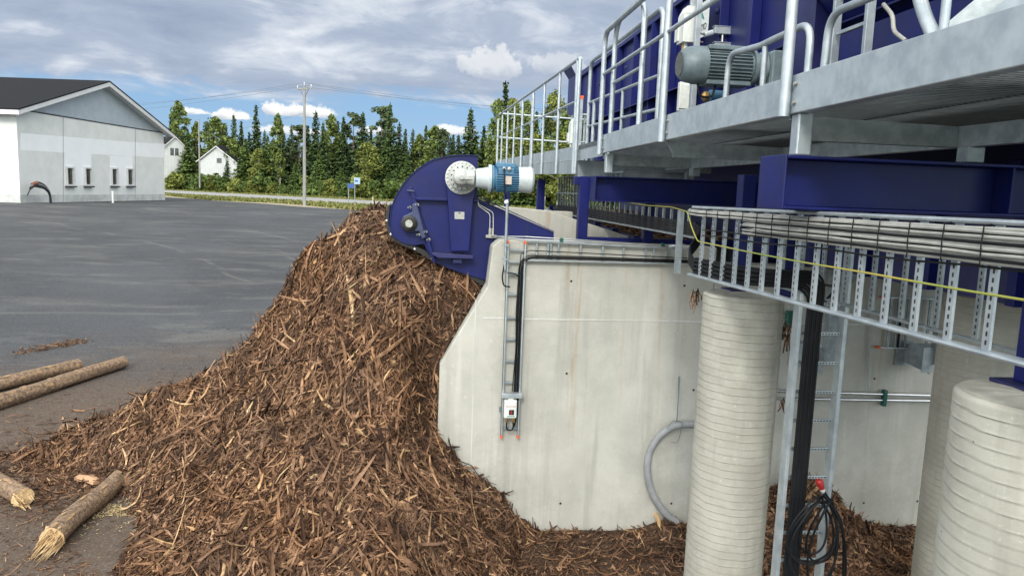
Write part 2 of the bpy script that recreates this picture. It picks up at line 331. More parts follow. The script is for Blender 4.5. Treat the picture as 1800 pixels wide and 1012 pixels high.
def np_mesh(name, V, Fq, mats, mi=None, smooth=False):
    me = bpy.data.meshes.new(name); nv, nf = len(V), len(Fq); k = Fq.shape[1]
    me.vertices.add(nv); me.vertices.foreach_set('co', V.astype(np.float32).ravel())
    me.loops.add(nf*k); me.loops.foreach_set('vertex_index', Fq.astype(np.int32).ravel())
    me.polygons.add(nf); me.polygons.foreach_set('loop_start', np.arange(0, nf*k, k, dtype=np.int32)); me.polygons.foreach_set('loop_total', np.full(nf, k, dtype=np.int32))
    for mm in mats: me.materials.append(mm)
    if mi is not None: me.polygons.foreach_set('material_index', mi.astype(np.int32))
    if smooth: me.polygons.foreach_set('use_smooth', np.ones(nf, dtype=bool))
    me.update(calc_edges=True); me.validate()
    ob = bpy.data.objects.new(name, me); C.objects.link(ob); ORG[ob] = Vector((0, 0, 0)); return ob
# ------------------------------------------------------------------ terrain
def sst(a, b, t): t = np.clip((t-a)/(b-a), 0, 1); return t*t*(3-2*t)
def zg(x, y):
    x = np.asarray(x, float); y = np.asarray(y, float)
    yy = np.clip(y-9, 0, 43); z = -3.5+1.6*(yy/43)
    t = sst(-1.6, .4, x)*(1-sst(10, 17, y)); z = z*(1-t)-3.8*t
    far = sst(0, 45, y-(118-.55*x))
    return z+2.6*far
def zgf(x, y): return float(zg(x, y))
def aG(px, py):
    d = ray(px, py); lo, hi = 2.0, 400.0
    f = lambda t: d.z*t-zgf(d.x*t, d.y*t)
    t = lo
    while t < hi and f(t) > 0: t *= 1.02
    a, b = t/1.02, t
    for _ in range(30):
        c = (a+b)/2
        if f(c) > 0: a = c
        else: b = c
    return d*a
def sheet(name, xs, ys, mt, dz=0.0, kind='structure'):
    X, Y = np.meshgrid(xs, ys) if not callable(ys) else (None, None)
    Z = zg(X, Y)+dz; V = np.stack([X, Y, Z], -1).reshape(-1, 3); nx, ny = len(xs), len(ys)
    i = (np.arange(ny-1)[:, None]*nx+np.arange(nx-1)[None]).ravel()
    o = np_mesh(name, V, np.stack([i, i+1, i+nx+1, i+nx], -1), [mt], smooth=True); tag(o, kind=kind); return o
xs = np.concatenate([[-2500, -900, -400, -200], np.arange(-140, -8, 6), np.arange(-8, 8, .5), np.arange(8, 140, 6), [200, 400, 900, 2500]])
ys = np.concatenate([[-300, -60], np.arange(-20, 6, 3), np.arange(6, 20, .5), np.arange(20, 200, 5), [260, 400, 900, 2800]])
sheet('ground', xs, ys, grass)
def strip(name, edge0, edge1, mt, dz, n=60, m=10, kind='structure'):
    V = []
    for j in range(m+1):
        for i in range(n+1):
            a = edge0(i/n); b = edge1(i/n); t = j/m; x = a[0]*(1-t)+b[0]*t; y = a[1]*(1-t)+b[1]*t; V.append((x, y, zgf(x, y)+dz))
    i = (np.arange(m)[:, None]*(n+1)+np.arange(n)[None]).ravel()
    o = np_mesh(name, np.array(V), np.stack([i, i+1, i+n+2, i+n+1], -1), [mt], smooth=True); tag(o, kind=kind)
def ln(p, q, a=0, b=1): return lambda t: (p[0]+(q[0]-p[0])*(a+(b-a)*t), p[1]+(q[1]-p[1])*(a+(b-a)*t))
q0 = aZ(290, 346.5, -1.9); q1 = aZ(640, 371, -1.9)
def yard_edge(t):
    x = -75+110*t; s = (q1.y-q0.y)/(q1.x-q0.x); return (x, q0.y+s*(x-q0.x)+.5*math.sin(x*.7))
strip('yard_asphalt', lambda t: (-75+110*t, -12), yard_edge, asph, .012, 160, 160)
def ve(t): x, y = yard_edge(t); return (x, y+.1+4.5+2.2*math.sin(x*.35)+1.2*math.sin(x*1.1))
strip('gravel_verge', yard_edge, ve, sand, .008, 160, 3)
r0a, r0b = aZ(290, 335.5, -1.9), aZ(690, 356.5, -1.9); r1a, r1b = aZ(290, 341.5, -1.9), aZ(690, 364, -1.9)
ra = lambda p, q, t: (p.x+(q.x-p.x)*t, p.y+(q.y-p.y)*t)
strip('road', lambda t: ra(r1a, r1b, -1.2+3.6*t), lambda t: ra(r0a, r0b, -1.2+3.6*t), roadm, .14, 80, 2)
# ------------------------------------------------------------------ far building
A = aZ(36, 357, -1.9); B = aZ(290, 352, -1.9); A.z = B.z = -1.9
U = (B-A).normalized(); W = Vector((-U.y, U.x, 0)); GN = -W; LW = (B-A).length; ZZ = Vector((0, 0, 1))
H = 6.15; DEP = 34
b = thing('industrial_building', A, 'large pale concrete hall with dark gable roof and four narrow windows', 'building')
def gp(px, py, off=0.0):
    p = aP(px, py, A+GN*off, GN); return p
mb = MB()
def obox(mb, o, u0, u1, w0, w1, z0, z1):
    vs = [o+U*u+W*ww+ZZ*z for z in (z0, z1) for u, ww in ((u0, w0), (u1, w0), (u1, w1), (u0, w1))]
    return mb.add(vs, [(0, 1, 2, 3), (7, 6, 5, 4), (0, 4, 5, 1), (1, 5, 6, 2), (2, 6, 7, 3), (3, 7, 4, 0)])
obox(mb, A, 0, LW, 0, DEP, 0, H); mb.build('wall', concw, b)
apz = 3.05
mb = MB(); tri = [A+ZZ*H+U*0.0, A+ZZ*H+U*LW, A+ZZ*(H+apz)+U*(LW/2)]
mb.prism([p+W*.06 for p in tri], W*.3); mb.build('gable_cladding', cladd, b)
mb = MB(); obox(mb, A, -.02, LW+.02, -.03, 0.0, H-.04, H+.04); mb.build('drip_strip', mat('dark_strip', (.03, .03, .035)), b)
mb = MB(); obox(mb, A, -.012, LW+.012, -.012, 0, 0, .55); obox(mb, A, -.012, 0, 0, DEP, 0, .55); mb.build('plinth', concg, b)
OV = .8; sl = apz/(LW/2)
mb = MB()
for sgn in (0, 1):
    ue = -OV if sgn == 0 else LW+OV; um = LW/2
    ze = H-OV*sl+.12; zm = H+apz+.12
    pts = [A+U*ue+ZZ*ze, A+U*um+ZZ*zm, A+U*um+ZZ*(zm+.09), A+U*ue+ZZ*(ze+.09)]
    mb.prism([p-W*.75 for p in pts], W*(DEP+1.5))
rf = mb.build('roof', roofm, b)
mb = MB()
for ue in (-OV, LW+OV):
    ze = H-OV*sl+.11; zm = H+apz+.11
    pts = [A+U*ue+ZZ*ze, A+U*(LW/2)+ZZ*zm, A+U*(LW/2)+ZZ*(zm-.32), A+U*ue+ZZ*(ze-.30)]
    mb.prism([p-W*.72 for p in pts], W*.06)
obox(mb, A, -OV, -OV+.05, -.65, DEP, H-OV*sl-.18, H-OV*sl+.11)
mb.build('fascia', fasc, b)
mb = MB()
for ue in (-OV, LW+OV):
    ze = H-OV*sl; zm = H+apz; pts = [A+U*(ue+(.06 if ue < 0 else -.06))+ZZ*ze, A+U*(LW/2)+ZZ*zm, A+U*(LW/2)+ZZ*(zm-.05), A+U*(ue+(.06 if ue < 0 else -.06))+ZZ*(ze-.05)]
    mb.prism([p-W*.65 for p in pts], W*.70)
mb.build('soffit', fasc, b)
fl = A+U*(LW*.5)+W*8.6+ZZ*(H+apz); mb = MB(); mb.tube([fl-ZZ*.3, fl+ZZ*1.15], .16, 14); mb.tube([fl+ZZ*1.1, fl+ZZ*1.45], .26, 14); mb.build('flue', mat('flue_metal', (.07, .075, .085), None, .5, .3), b, True)
def panel(parts, name, mt, off=.004):
    mb = MB()
    for (x0, y0a, y0b, x1, y1a, y1b) in parts:
        P4 = [gp(x0/3.3733, 100+y0a/3.3733), gp(x1/3.3733, 100+y0b/3.3733), gp(x1/3.3733, 100+y1b/3.3733), gp(x0/3.3733, 100+y1a/3.3733)]
        mb.prism(P4, GN*off)
    return mb.build(name, mt, b)
panel([(122, 452, 472, 374, 552, 568), (375.5, 472, 507, 800, 568, 590), (801.5, 507, 516, 976, 590, 598), (382, 568.5, 576.5, 541, 762, 763), (652, 585.5, 590, 788, 766, 767)], 'white_panel', wpaint)
mb = MB()
for x in (374.7, 800.7):
    p, q = gp(x/3.3733, 100+860/3.3733), gp(x/3.3733, 100+395/3.3733); q.z = A.z+H-.06; p.z = A.z+.02
    mb.bar(p+GN*.004, q+GN*.004, .05, .012)
mb.each('panel_joint', mat('joint_dark', (.22, .22, .22)), b)
for (x0, x1, y0, y1) in ((388, 432, 652, 765), (497, 538, 655, 765), (655, 692, 658, 765), (748, 786, 661, 765)):
    p = gp(x0/3.3733, 100+y1/3.3733); q = gp(x1/3.3733, 100+y0/3.3733); u0_, u1_ = (p-A).dot(U), (q-A).dot(U); z0, z1 = p.z+1.9, q.z+1.9
    mb = MB(); t = .12
    for r_ in ((u0_, u1_, z1-t, z1), (u0_, u1_, z0, z0+t), (u0_, u0_+t, z0+t, z1-t), (u1_-t*1.3, u1_, z0+t, z1-t)): obox(mb, A, r_[0], r_[1], -.16, -.002, r_[2], r_[3])
    fr = mb.build('window', fasc, b)
    mb = MB(); obox(mb, A, u0_+t, u1_-t*1.3, -.03, -.006, z0+t, z1-t); mb.build('glass', glass, fr)
    mb = MB(); obox(mb, A, u0_-.05, u1_+.05, -.24, -.004, z0-.1, z0-.003); mb.build('sill', mat('dark_sill', (.04, .04, .045)), fr)
# black pipes curling out of ground by the hall
g0 = aZ(88, 357.5, -1.9)
t = thing('cable_stub', g0, 'bundle of thick black ducts curling out of the ground against the pale hall', 'cable bundle')
for k_ in range(6):
    o1 = GN*.03*k_; sg = k_*.05
    pts = [g0+U*(.1-sg)-ZZ*.1+o1, g0+U*(.05-sg)+ZZ*.7+o1, g0-U*(.5+sg)+ZZ*(1.25-.05*k_)+o1, g0-U*(1.3+sg*2)+ZZ*(1.45-.06*k_)+o1, g0-U*(1.75+sg*2)+ZZ*(1.30-.08*k_)+o1]
    if k_ == 5: pts += [g0-U*2.2+ZZ*.95+o1, g0-U*2.5+ZZ*.55+o1]
    mb = MB(); mb.tube(fil(pts, .5), .075 if k_ < 5 else .035, 8); mb.build('duct', dark if k_ != 2 else hoseg, t, True)
mb = MB(); mb.tube([g0-U*1.85+ZZ*1.28+GN*.08, g0-U*1.35+ZZ*1.40+GN*.08], .11, 8); mb.build('end_wrap', mat('wrap_brown', (.25, .10, .06)), t, True)
g1 = aZ(198.5, 357, -1.9)
mb = MB(); mb.tube([g1-ZZ*.05, g1+ZZ*.85], .075, 10); mb.tube([g1+ZZ*.8, g1+ZZ*.9], .09, 10)
mb.tube([g1-ZZ*.05+U*0, g1+ZZ*.0], .1, 10)
tag(mb.build('standpipe', whitep, None, True), 'short white plastic standpipe in front of the pale hall', 'pipe')
# ------------------------------------------------------------------ houses beyond the road
def house(name, label, Y, apx, ew, base_z, dirv, length, eave_drop, wl, wr, win):
    ap = aY(apx[0], apx[1], Y); base_z = ap.z-base_z
    h = thing(name, (ap.x, Y, base_z), label, 'house')
    dv = Vector(dirv).normalized(); sv = Vector((dv.y, -dv.x, 0))   # sv: to the right along the gable
    bl, br = ap-sv*wl, ap+sv*wr; zl = ap.z-eave_drop*wl; zr = ap.z-eave_drop*wr
    mb = MB(); mb.prism([Vector((bl.x, bl.y, base_z)), Vector((br.x, br.y, base_z)), Vector((br.x, br.y, zr)), ap, Vector((bl.x, bl.y, zl))], dv*length); mb.build('wall', wboards, h)
    mb = MB()
    for sg, w_ in ((-1, wl), (1, wr)):
        e_ = ap+sv*sg*(w_+.35); e_.z = ap.z-eave_drop*(w_+.35)
        mb.prism([ap+ZZ*.05, e_+ZZ*.05, e_+ZZ*.2, ap+ZZ*.2][::1], dv*(length+.7))
    for i_, v_ in enumerate(mb.v): mb.v[i_] = tuple(Vector(v_)-dv*.35)
    mb.build('roof', roofm, h)
    mb = MB()
    for sg, w_ in ((-1, wl), (1, wr)):
        e_ = ap+sv*sg*(w_+.35); e_.z = ap.z-eave_drop*(w_+.35)
        mb.prism([p-dv*.40 for p in (ap+ZZ*.04, e_+ZZ*.04, e_-ZZ*.13, ap-ZZ*.13)], dv*.05)
    mb.build('bargeboard', fasc, h)
    for (sx, z0, z1, ww) in win:
        c = ap+sv*sx; mb = MB(); mb.prism([Vector((c.x, c.y, ap.z-z1))+sv*a_+ZZ*q_-dv*.03 for a_, q_ in ((-ww/2, 0), (ww/2, 0), (ww/2, z1-z0), (-ww/2, z1-z0))], dv*.025)
        fw_ = mb.build('window', glass, h)
        if ww > 1.2: mb = MB(); mb.bar(Vector((c.x, c.y, ap.z-z1))-dv*.045, Vector((c.x, c.y, ap.z-z0))-dv*.045, .12, .03); mb.build('frame', fasc, fw_)
house('white_house', 'tall white boarded house with dark roof, half hidden by the pale hall', 150, (307, 240), 0, 8.5, (-.55, .83, 0), 9, .95, 3.6, 3.2, ((-.1, 2.2, 3.6, 1.5),))
house('white_shed', 'low white boarded shed with one small dark window, behind the slim grey pole', 145, (382, 257), 0, 6.4, (.45, .9, 0), 10, .62, 4.4, 4.4, ((.4, 2.2, 3.1, 1.1),))
# ------------------------------------------------------------------ utility poles and wires
def upole(name, px, py_top, base, label, arm):
    p = base; H_ = aY(px, py_top, p.y).z-p.z
    t = thing(name, p, label, 'utility pole')
    mb = MB(); mb.tube([p-ZZ*.3, p+ZZ*H_], [.16, .10], 12); mb.build('pole', polem, t, True)
    tops = []
    if arm:
        av = Vector((.72, -.69, 0)).normalized(); c = p+ZZ*(H_-.3)
        mb = MB(); mb.bar(c-av*1.05, c+av*1.05, .1, .11); mb.build('crossarm', polem, t)
        for s_ in (-1, 1):
            mb = MB(); mb.bar(c+av*.6*s_-ZZ*.03, c-ZZ*.75+av*.08*s_, .04, .03); mb.build('brace', wirem, t)
        for s_ in (-.97, 0, .97):
            q = c+av*s_+ZZ*(.06 if s_ else .32); mb = MB(); mb.lathe(q, ZZ, [(0, .02), (.1, .02), (.12, .05), (.2, .055), (.24, .03)], 10); mb.build('insulator', fasc, t, True); tops.append(q+ZZ*.22)
    return tops, H_
pb = aG(535, 362); tops, PH = upole('utility_pole', 533, 150, pb, 'tall grey timber pole with a slanting crossarm at the yard edge', True)
pb2 = Vector((aY(350, 250, 138).x, 138, -.9)); upole('utility_pole', 350, 209, pb2, 'slim grey pole without crossarm in front of the white shed', False)
def wire(a, b_, sag, label):
    a, b_ = Vector(a), Vector(b_); mb = MB(); mb.tube([a.lerp(b_, i/24)-ZZ*sag*4*(i/24)*(1-i/24) for i in range(25)], .013, 5)
    tag(mb.build('power_line', wirem, None, True), label, 'wire', 'wires strung from the utility pole')
le = [aY(40, 188+k_*9, 112) for k_ in range(3)]; re_ = [aY(1120, 196+k_*7, 105) for k_ in range(3)]
for k_, nm in enumerate(('leftmost', 'middle', 'rightmost')):
    wire(tops[k_], le[k_], .6, f'thin overhead wire running left from the {nm} insulator of the tall pole')
    wire(tops[k_], re_[k_], .6, f'thin overhead wire running right from the {nm} insulator of the tall pole')
wire(pb+ZZ*(PH-2.4), pb2+ZZ*9.3, .5, 'lower cable from the tall pole to the slim pole at the white shed')
wire(pb+ZZ*(PH-2.7), aY(1000, 262, 100), .8, 'lower cable leaving the tall pole to the right above the trees')
# ------------------------------------------------------------------ road signs, marker post
def signpost(px, yb, yt, s0, s1, mt, label, H2):
    g = aG(px, yb); top = aY(px, yt, g.y); t = thing('road_sign', g, label, 'road sign')
    mb = MB(); mb.tube([g-ZZ*.1, Vector((g.x, g.y, top.z))], .045, 8); mb.build('post', galvd, t, True)
    a_, b_ = aY(s0[0], s0[1], g.y-.08), aY(s1[0], s1[1], g.y-.08)
    mb = MB(); mb.box(a_.x, b_.x, g.y-.09, g.y-.07, b_.z, a_.z); sg = mb.build('sign_plate', mt, t)
    return sg, a_, b_, g
signpost(612.5, 361, 322, (611, 322.5), (622.5, 331), signb, 'dark blue sign plate on the left of two thin posts by the road', 0)
sg, a_, b_, g_ = signpost(623.5, 357, 313, (622, 312), (633, 324), signl, 'pale blue sign plate on the right of two thin posts by the road', 0)
mb = MB(); mb.box(a_.x+.1, b_.x-.25, g_.y-.10, g_.y-.093, (a_.z+b_.z)/2-.1, (a_.z+b_.z)/2+.08); mb.build('arrow_band', signb, sg)
g = aG(655, 363); mb = MB(); mb.box(g.x-.07, g.x+.07, g.y-.05, g.y+.05, g.z-.1, g.z+.95); mb.box(g.x-.075, g.x+.075, g.y-.055, g.y+.055, g.z+.80, g.z+.86)
tag(mb.build('marker_post', mat('cream_post', (.55, .50, .34)), None), 'short cream marker post on the roadside verge', 'post')
# ------------------------------------------------------------------ trees
def quads_np(c, u, v):
    n = len(c); V = np.stack([c-u-v, c+u-v, c+u+v, c-u+v], 1).reshape(-1, 3); Fq = np.arange(4*n).reshape(n, 4); return V, Fq
def spruce_np(H_, rr, seed, dens=1.0, droop=.35, bare=.08):
    r = np.random.default_rng(seed); cs, us, vs = [], [], []
    z = bare*H_
    while z < H_*.985:
        f_ = (z/H_-bare)/(1-bare); Lb = rr*((1-f_)**1.05+.02)*(.7+.5*r.random()); nb = int((6+9*(1-f_))*dens); lw = .42+.58*(1-f_)
        for k_ in range(nb):
            a = r.random()*6.283; L_ = Lb*(.65+.5*r.random()); m_ = max(2, int(L_/.21)); d = np.array([math.cos(a), math.sin(a), 0]); s_ = np.array([-d[1], d[0], 0])
            for j in range(m_):
                t_ = (j+.6)/m_; c = d*L_*t_+np.array([0, 0, z-droop*L_*t_**1.4+.10*L_*t_**3+r.normal()*.04])
                wdt = (.155*(1.15-.6*t_)+.015)*lw; c = c+s_*r.normal()*.10
                cs.append(c); us.append(s_*wdt*(.7+.6*r.random())+np.array([0, 0, r.normal()*.06])); vs.append((d*.15+np.array([0, 0, -.07+r.normal()*.05]))*(.8+.4*r.random())*lw)
        z += H_*.013+.10*r.random()
    for j in range(6): cs.append(np.array([0, 0, H_*(.965+.006*j)])); us.append(np.array([.07-.008*j, 0, 0])); vs.append(np.array([0, .0, .12]))
    return quads_np(np.array(cs), np.array(us), np.array(vs))
def blob_np(clumps, n, leaf, seed):
    r = np.random.default_rng(seed); cs = []
    for (cx, cy, cz, rx, rz, wt) in clumps:
        k_ = int(n*wt); d = r.normal(size=(k_, 3)); d /= np.linalg.norm(d, axis=1)[:, None]; q = d*(r.random((k_, 1))**.45)
        cs.append(q*np.array([rx, rx, rz])+np.array([cx, cy, cz]))
    c = np.concatenate(cs); k_ = len(c); u = r.normal(size=(k_, 3)); u /= np.linalg.norm(u, axis=1)[:, None]; v = np.cross(u, r.normal(size=(k_, 3))); v /= np.linalg.norm(v, axis=1)[:, None]
    s_ = leaf*(.5+.9*r.random((k_, 1))); return quads_np(c, u*s_, v*s_*.7)
def birch_np(H_, rr, seed, n=2600, low=.25, leaf=.115):
    r = np.random.default_rng(seed); cl = []; K = 34
    for k_ in range(K):
        f_ = low+(1-low)*(k_+.5)/K; pr_ = math.sin(min(1, (f_-low)/(1-low)*1.02)*math.pi)**.6*(1.0-.35*f_)
        a = r.random()*6.283; d = rr*pr_*(.25+.75*r.random()); s_ = rr*(.20+.20*r.random()); cl.append((math.cos(a)*d, math.sin(a)*d, f_*H_*.97, s_, s_*1.1, 1/K))
    cl.append((0, 0, H_*.96, rr*.18, H_*.05, .02)); return blob_np(cl, n, leaf, seed)
def pine_np(H_, rr, seed, n=2200):
    r = np.random.default_rng(seed); cl = []; K = 30
    for k_ in range(K):
        f_ = .38+.62*(k_+.5)/K; pr_ = (1-(f_-.38)/.62)**.55*.9+.12; a = r.random()*6.283; d = rr*pr_*(.3+.7*r.random()); s_ = rr*(.16+.16*r.random())
        cl.append((math.cos(a)*d, math.sin(a)*d, f_*H_*.98, s_*1.15, s_*.6, 1/K))
    cl.append((0, 0, H_*.97, .12, H_*.03, .015)); return blob_np(cl, n, .12, seed)
def shrub_np(H_, rr, seed, n=1500, leaf=.13):
    r = np.random.default_rng(seed); cl = []
    for k_ in range(14):
        a = r.random()*6.283; d = rr*r.random()*.8; s_ = rr*(.22+.22*r.random()); cl.append((math.cos(a)*d, math.sin(a)*d, H_*(.12+.75*r.random()*(1-.5*d/rr)), s_, s_*1.1, 1/14))
    return blob_np(cl, n, leaf, seed)
PR = {}
def proto(key, fn, lm, trm, tw, th, limbs=True):
    V, Fq = fn; me = bpy.data.meshes.new(key+'_crown'); nv, nf = len(V), len(Fq)
    o = np_mesh('crown', V, Fq, [lm]); me = o.data; bpy.data.objects.remove(o)
    mb = MB(); r = random.Random(len(key)*7+ord(key[-1])); mb.tube([(0, 0, -.6), (.03, 0, th*.5), (0, .04, th)], [tw, tw*.65, tw*.15], 7)
    if limbs:
        for k_ in range(9):
            z = th*(.3+.06*k_); a = r.random()*6.28; l = th*.13*(1-.06*k_); mb.tube([(0, 0, z), (math.cos(a)*l, math.sin(a)*l, z+l*.7)], [tw*.3, tw*.08], 4)
    mb_o = mb.build('trunk', trm, None, True); tm = mb_o.data; bpy.data.objects.remove(mb_o)
    PR[key] = (me, tm)
for k_ in range(4): proto(f'spruce{k_}', spruce_np(10, (1.9, 1.35, 2.3, 1.6)[k_], 10+k_, 1.0+.1*k_, (.35, .5, .3, .25)[k_], (.08, .22, .04, .12)[k_]), spr_m, trunk_m, .13, 9.5, False)
for k_ in range(2): proto(f'young{k_}', spruce_np(10, 2.5, 30+k_, 1.3, .15, .03), spr2_m, trunk_m, .12, 9, False)
for k_ in range(2): proto(f'pine{k_}', pine_np(10, 1.8, 40+k_), pin_m, trunk_m, .13, 9.3)
for k_ in range(3): proto(f'birch{k_}', birch_np(10, (1.6, 1.9, 1.35)[k_], 50+k_, 3000, (.35, .22, .4)[k_]), bir_m, btrunk_m, .10, 9.2)
for k_ in range(2): proto(f'yellow{k_}', birch_np(10, 2.2, 60+k_, 3600, .12), yel_m, btrunk_m, .10, 9.2)
for k_ in range(3): proto(f'shrub{k_}', shrub_np(10, 6.0, 70+k_, 1900, .42), shr_m if k_ < 2 else yel_m, trunk_m, .1, 6)
NM = {'spruce': ('spruce_tree', 'spruce'), 'young': ('spruce_tree', 'spruce'), 'pine': ('pine_tree', 'pine'), 'birch': ('birch_tree', 'birch'), 'yellow': ('birch_tree', 'birch'), 'shrub': ('shrub', 'shrub')}
DESC = {'spruce': 'dark narrow spruce', 'young': 'bright green young spruce', 'pine': 'grey green pine', 'birch': 'light green birch', 'yellow': 'broad yellowing birch', 'shrub': 'leafy roadside shrub'}
TREES = []
def tree(key, px, pyt, Y, wid=1.0):
    top = aY(px, pyt, Y); gz = zgf(top.x, Y); h = top.z-gz
    if h < .4: return
    kind = key.rstrip('0123456789'); nm, cat = NM[kind]; o = thing(nm, (top.x, Y, gz), 'x', cat)
    s_ = h/10.0; rz = random.random()*6.28
    for pn, me in zip(('crown', 'trunk'), PR[key]):
        c = bpy.data.objects.new(pn, me); C.objects.link(c); c.parent = o
    ws = s_**.75*wid*(1.2 if kind in ('spruce', 'pine') else 1.15)*random.uniform(.8, 1.3) if kind != 'shrub' else s_*wid
    o.scale = (ws, ws, s_); o.rotation_euler = (0, 0, rz); TREES.append((px, pyt, kind, o))
def fe(px):  # far edge of the road as a depth, for an image column
    return 146-.066*(px-290) if px < 690 else 119-.055*(px-690)
K = 'spruce pine birch yellow young shrub'.split()
main = [(300, 205, 'spruce1'), (313, 178, 'birch0'), (330, 226, 'spruce0'), (345, 214, 'birch2'), (365, 214, 'pine0'), (379, 206, 'birch1'), (396, 224, 'spruce2'), (411, 200, 'spruce0'), (424, 213, 'spruce3'), (438, 232, 'spruce1'), (450, 184, 'spruce1'),
        (465, 228, 'spruce0'), (488, 200, 'birch2'), (499, 232, 'spruce2'), (512, 218, 'spruce0'), (527, 219, 'pine1'), (541, 220, 'spruce3'), (555, 195, 'spruce0'), (568, 214, 'spruce2'), (583, 202, 'birch0'), (594, 212, 'spruce1'), (604, 205, 'spruce3'),
        (621, 198, 'pine0'), (638, 197, 'spruce2'), (652, 225, 'spruce1'), (672, 186, 'pine1'), (686, 181, 'spruce2'), (702, 215, 'spruce0'), (713, 226, 'spruce3'), (726, 226, 'spruce0'), (738, 236, 'birch2'), (749, 220, 'spruce3'), (766, 222, 'birch0'),
        (778, 226, 'pine0'), (792, 240, 'spruce0'), (806, 236, 'spruce2'), (828, 190, 'spruce2'), (851, 221, 'spruce3'), (862, 234, 'spruce0'), (889, 143, 'spruce1'), (878, 176, 'birch1'), (903, 176, 'yellow0'), (928, 178, 'birch1'), (944, 196, 'spruce3'),
        (962, 186, 'spruce1'), (976, 163, 'yellow1'), (994, 186, 'spruce0'), (1006, 190, 'birch0'), (1020, 200, 'spruce2'), (1036, 190, 'birch1'), (1060, 200, 'spruce3'), (1085, 205, 'spruce0')]
for px, py, kk in main: tree(kk, px, py, fe(px)+12+random.uniform(-4, 7) if px < 870 else fe(px)+random.uniform(-2, 4))
px = 292
while px < 1110:   # second, lower rank between them
    kk = random.choice(['spruce0', 'spruce2', 'spruce3', 'spruce1', 'pine1', 'birch2', 'spruce0']); tree(kk, px, random.uniform(236, 262), fe(px)+random.uniform(16, 30)); px += random.uniform(11, 17)
front = [(312, 262, 'spruce2', 1.3), (330, 232, 'young0', 1.1), (400, 268, 'spruce0', 1.2), (412, 245, 'birch1', 1.5), (432, 242, 'young1', 1.2), (455, 262, 'yellow0', 1.0), (470, 238, 'young0', 1.1), (492, 262, 'birch2', 1.2), (520, 282, 'young0', 1.1), (560, 262, 'young1', 1),
         (600, 292, 'young0', 1.2), (628, 262, 'spruce0', 1.1), (646, 250, 'yellow1', 1.0), (664, 262, 'birch0', 1.2), (680, 236, 'young1', 1.1), (716, 270, 'young0', 1.2), (742, 280, 'birch1', 1.2), (770, 268, 'young1', 1.2), (800, 285, 'yellow0', 1.1), (836, 270, 'young0', 1.2), (868, 250, 'yellow1', 1),
         (897, 230, 'yellow0', 1.1), (918, 250, 'young1', 1.1), (940, 235, 'yellow1', 1.0), (962, 240, 'birch1', 1.2), (985, 232, 'yellow0', 1.1), (1010, 235, 'yellow1', 1.0)]
for px, py, kk, wd in front: tree(kk, px, py, fe(px)+random.uniform(3, 8) if px < 870 else fe(px)-random.uniform(6, 12), wd)
px = 292
while px < 1020:
    kk = random.choice(['shrub0', 'shrub1', 'shrub2', 'shrub0']); tree(kk, px, random.uniform(297, 318)+(px-290)*.018, fe(px)+random.uniform(-3.5, 1.5), random.uniform(.9, 1.35)); px += random.uniform(13, 20)
ordw = 'first second third fourth fifth sixth seventh eighth ninth tenth eleventh twelfth thirteenth fourteenth fifteenth sixteenth seventeenth eighteenth nineteenth twentieth'.split()+['twenty-'+a_ for a_ in 'first second third fourth fifth sixth seventh eighth ninth'.split()]
def zone(px):
    return ('beside the pale hall' if px < 345 else 'behind the white shed' if px < 420 else 'left of the tall pole' if px < 533 else 'right of the tall pole' if px < 618 else
            'right of the road signs' if px < 700 else 'behind the blue conveyor head' if px < 866 else 'behind the walkway railing')
cnt = {}; tot = {}
TREES.sort(key=lambda t_: t_[0])
for px, py, kind, o in TREES: tot[(zone(px), kind)] = tot.get((zone(px), kind), 0)+1
for px, py, kind, o in TREES:
    z_ = zone(px); k_ = (z_, kind); i_ = cnt.get(k_, 0); cnt[k_] = i_+1
    o['label'] = (f'{DESC[kind]} {z_}' if tot[k_] == 1 else f'{DESC[kind]} {z_}, {ordw[i_]} from left')
    o['group'] = {'spruce': 'dark spruces along the wood', 'young': 'young spruces along the wood', 'pine': 'pines along the wood', 'birch': 'light green birches along the wood', 'yellow': 'yellowing birches along the wood', 'shrub': 'shrubs along the far side of the road'}[kind]
# far wood: one mass
Vs, Fs, nb_ = [], [], 0
sv_ = [spruce_np(10, 2.3, 90+k_, .6, .3, .03) for k_ in range(3)]
for i_ in range(150):
    V, Fq = sv_[i_ % 3]; px = 230+900*((i_*.618) % 1); Y = fe(px)+38+30*random.random(); X = aY(px, 250, Y).x; h = (aY(px, random.uniform(246, 272), Y).z-zgf(X, Y))/10; a = random.random()*6.28
    Rm = np.array([[math.cos(a), -math.sin(a), 0], [math.sin(a), math.cos(a), 0], [0, 0, 1]]); Vs.append((V*np.array([h, h, h]))@Rm.T+np.array([X, Y, zgf(X, Y)])); Fs.append(Fq+nb_); nb_ += len(V)
tag(np_mesh('distant_wood', np.concatenate(Vs), np.concatenate(Fs), [spr_m]), 'dense dark conifer wood seen in the gaps behind the nearer trees', 'wood', kind='stuff')
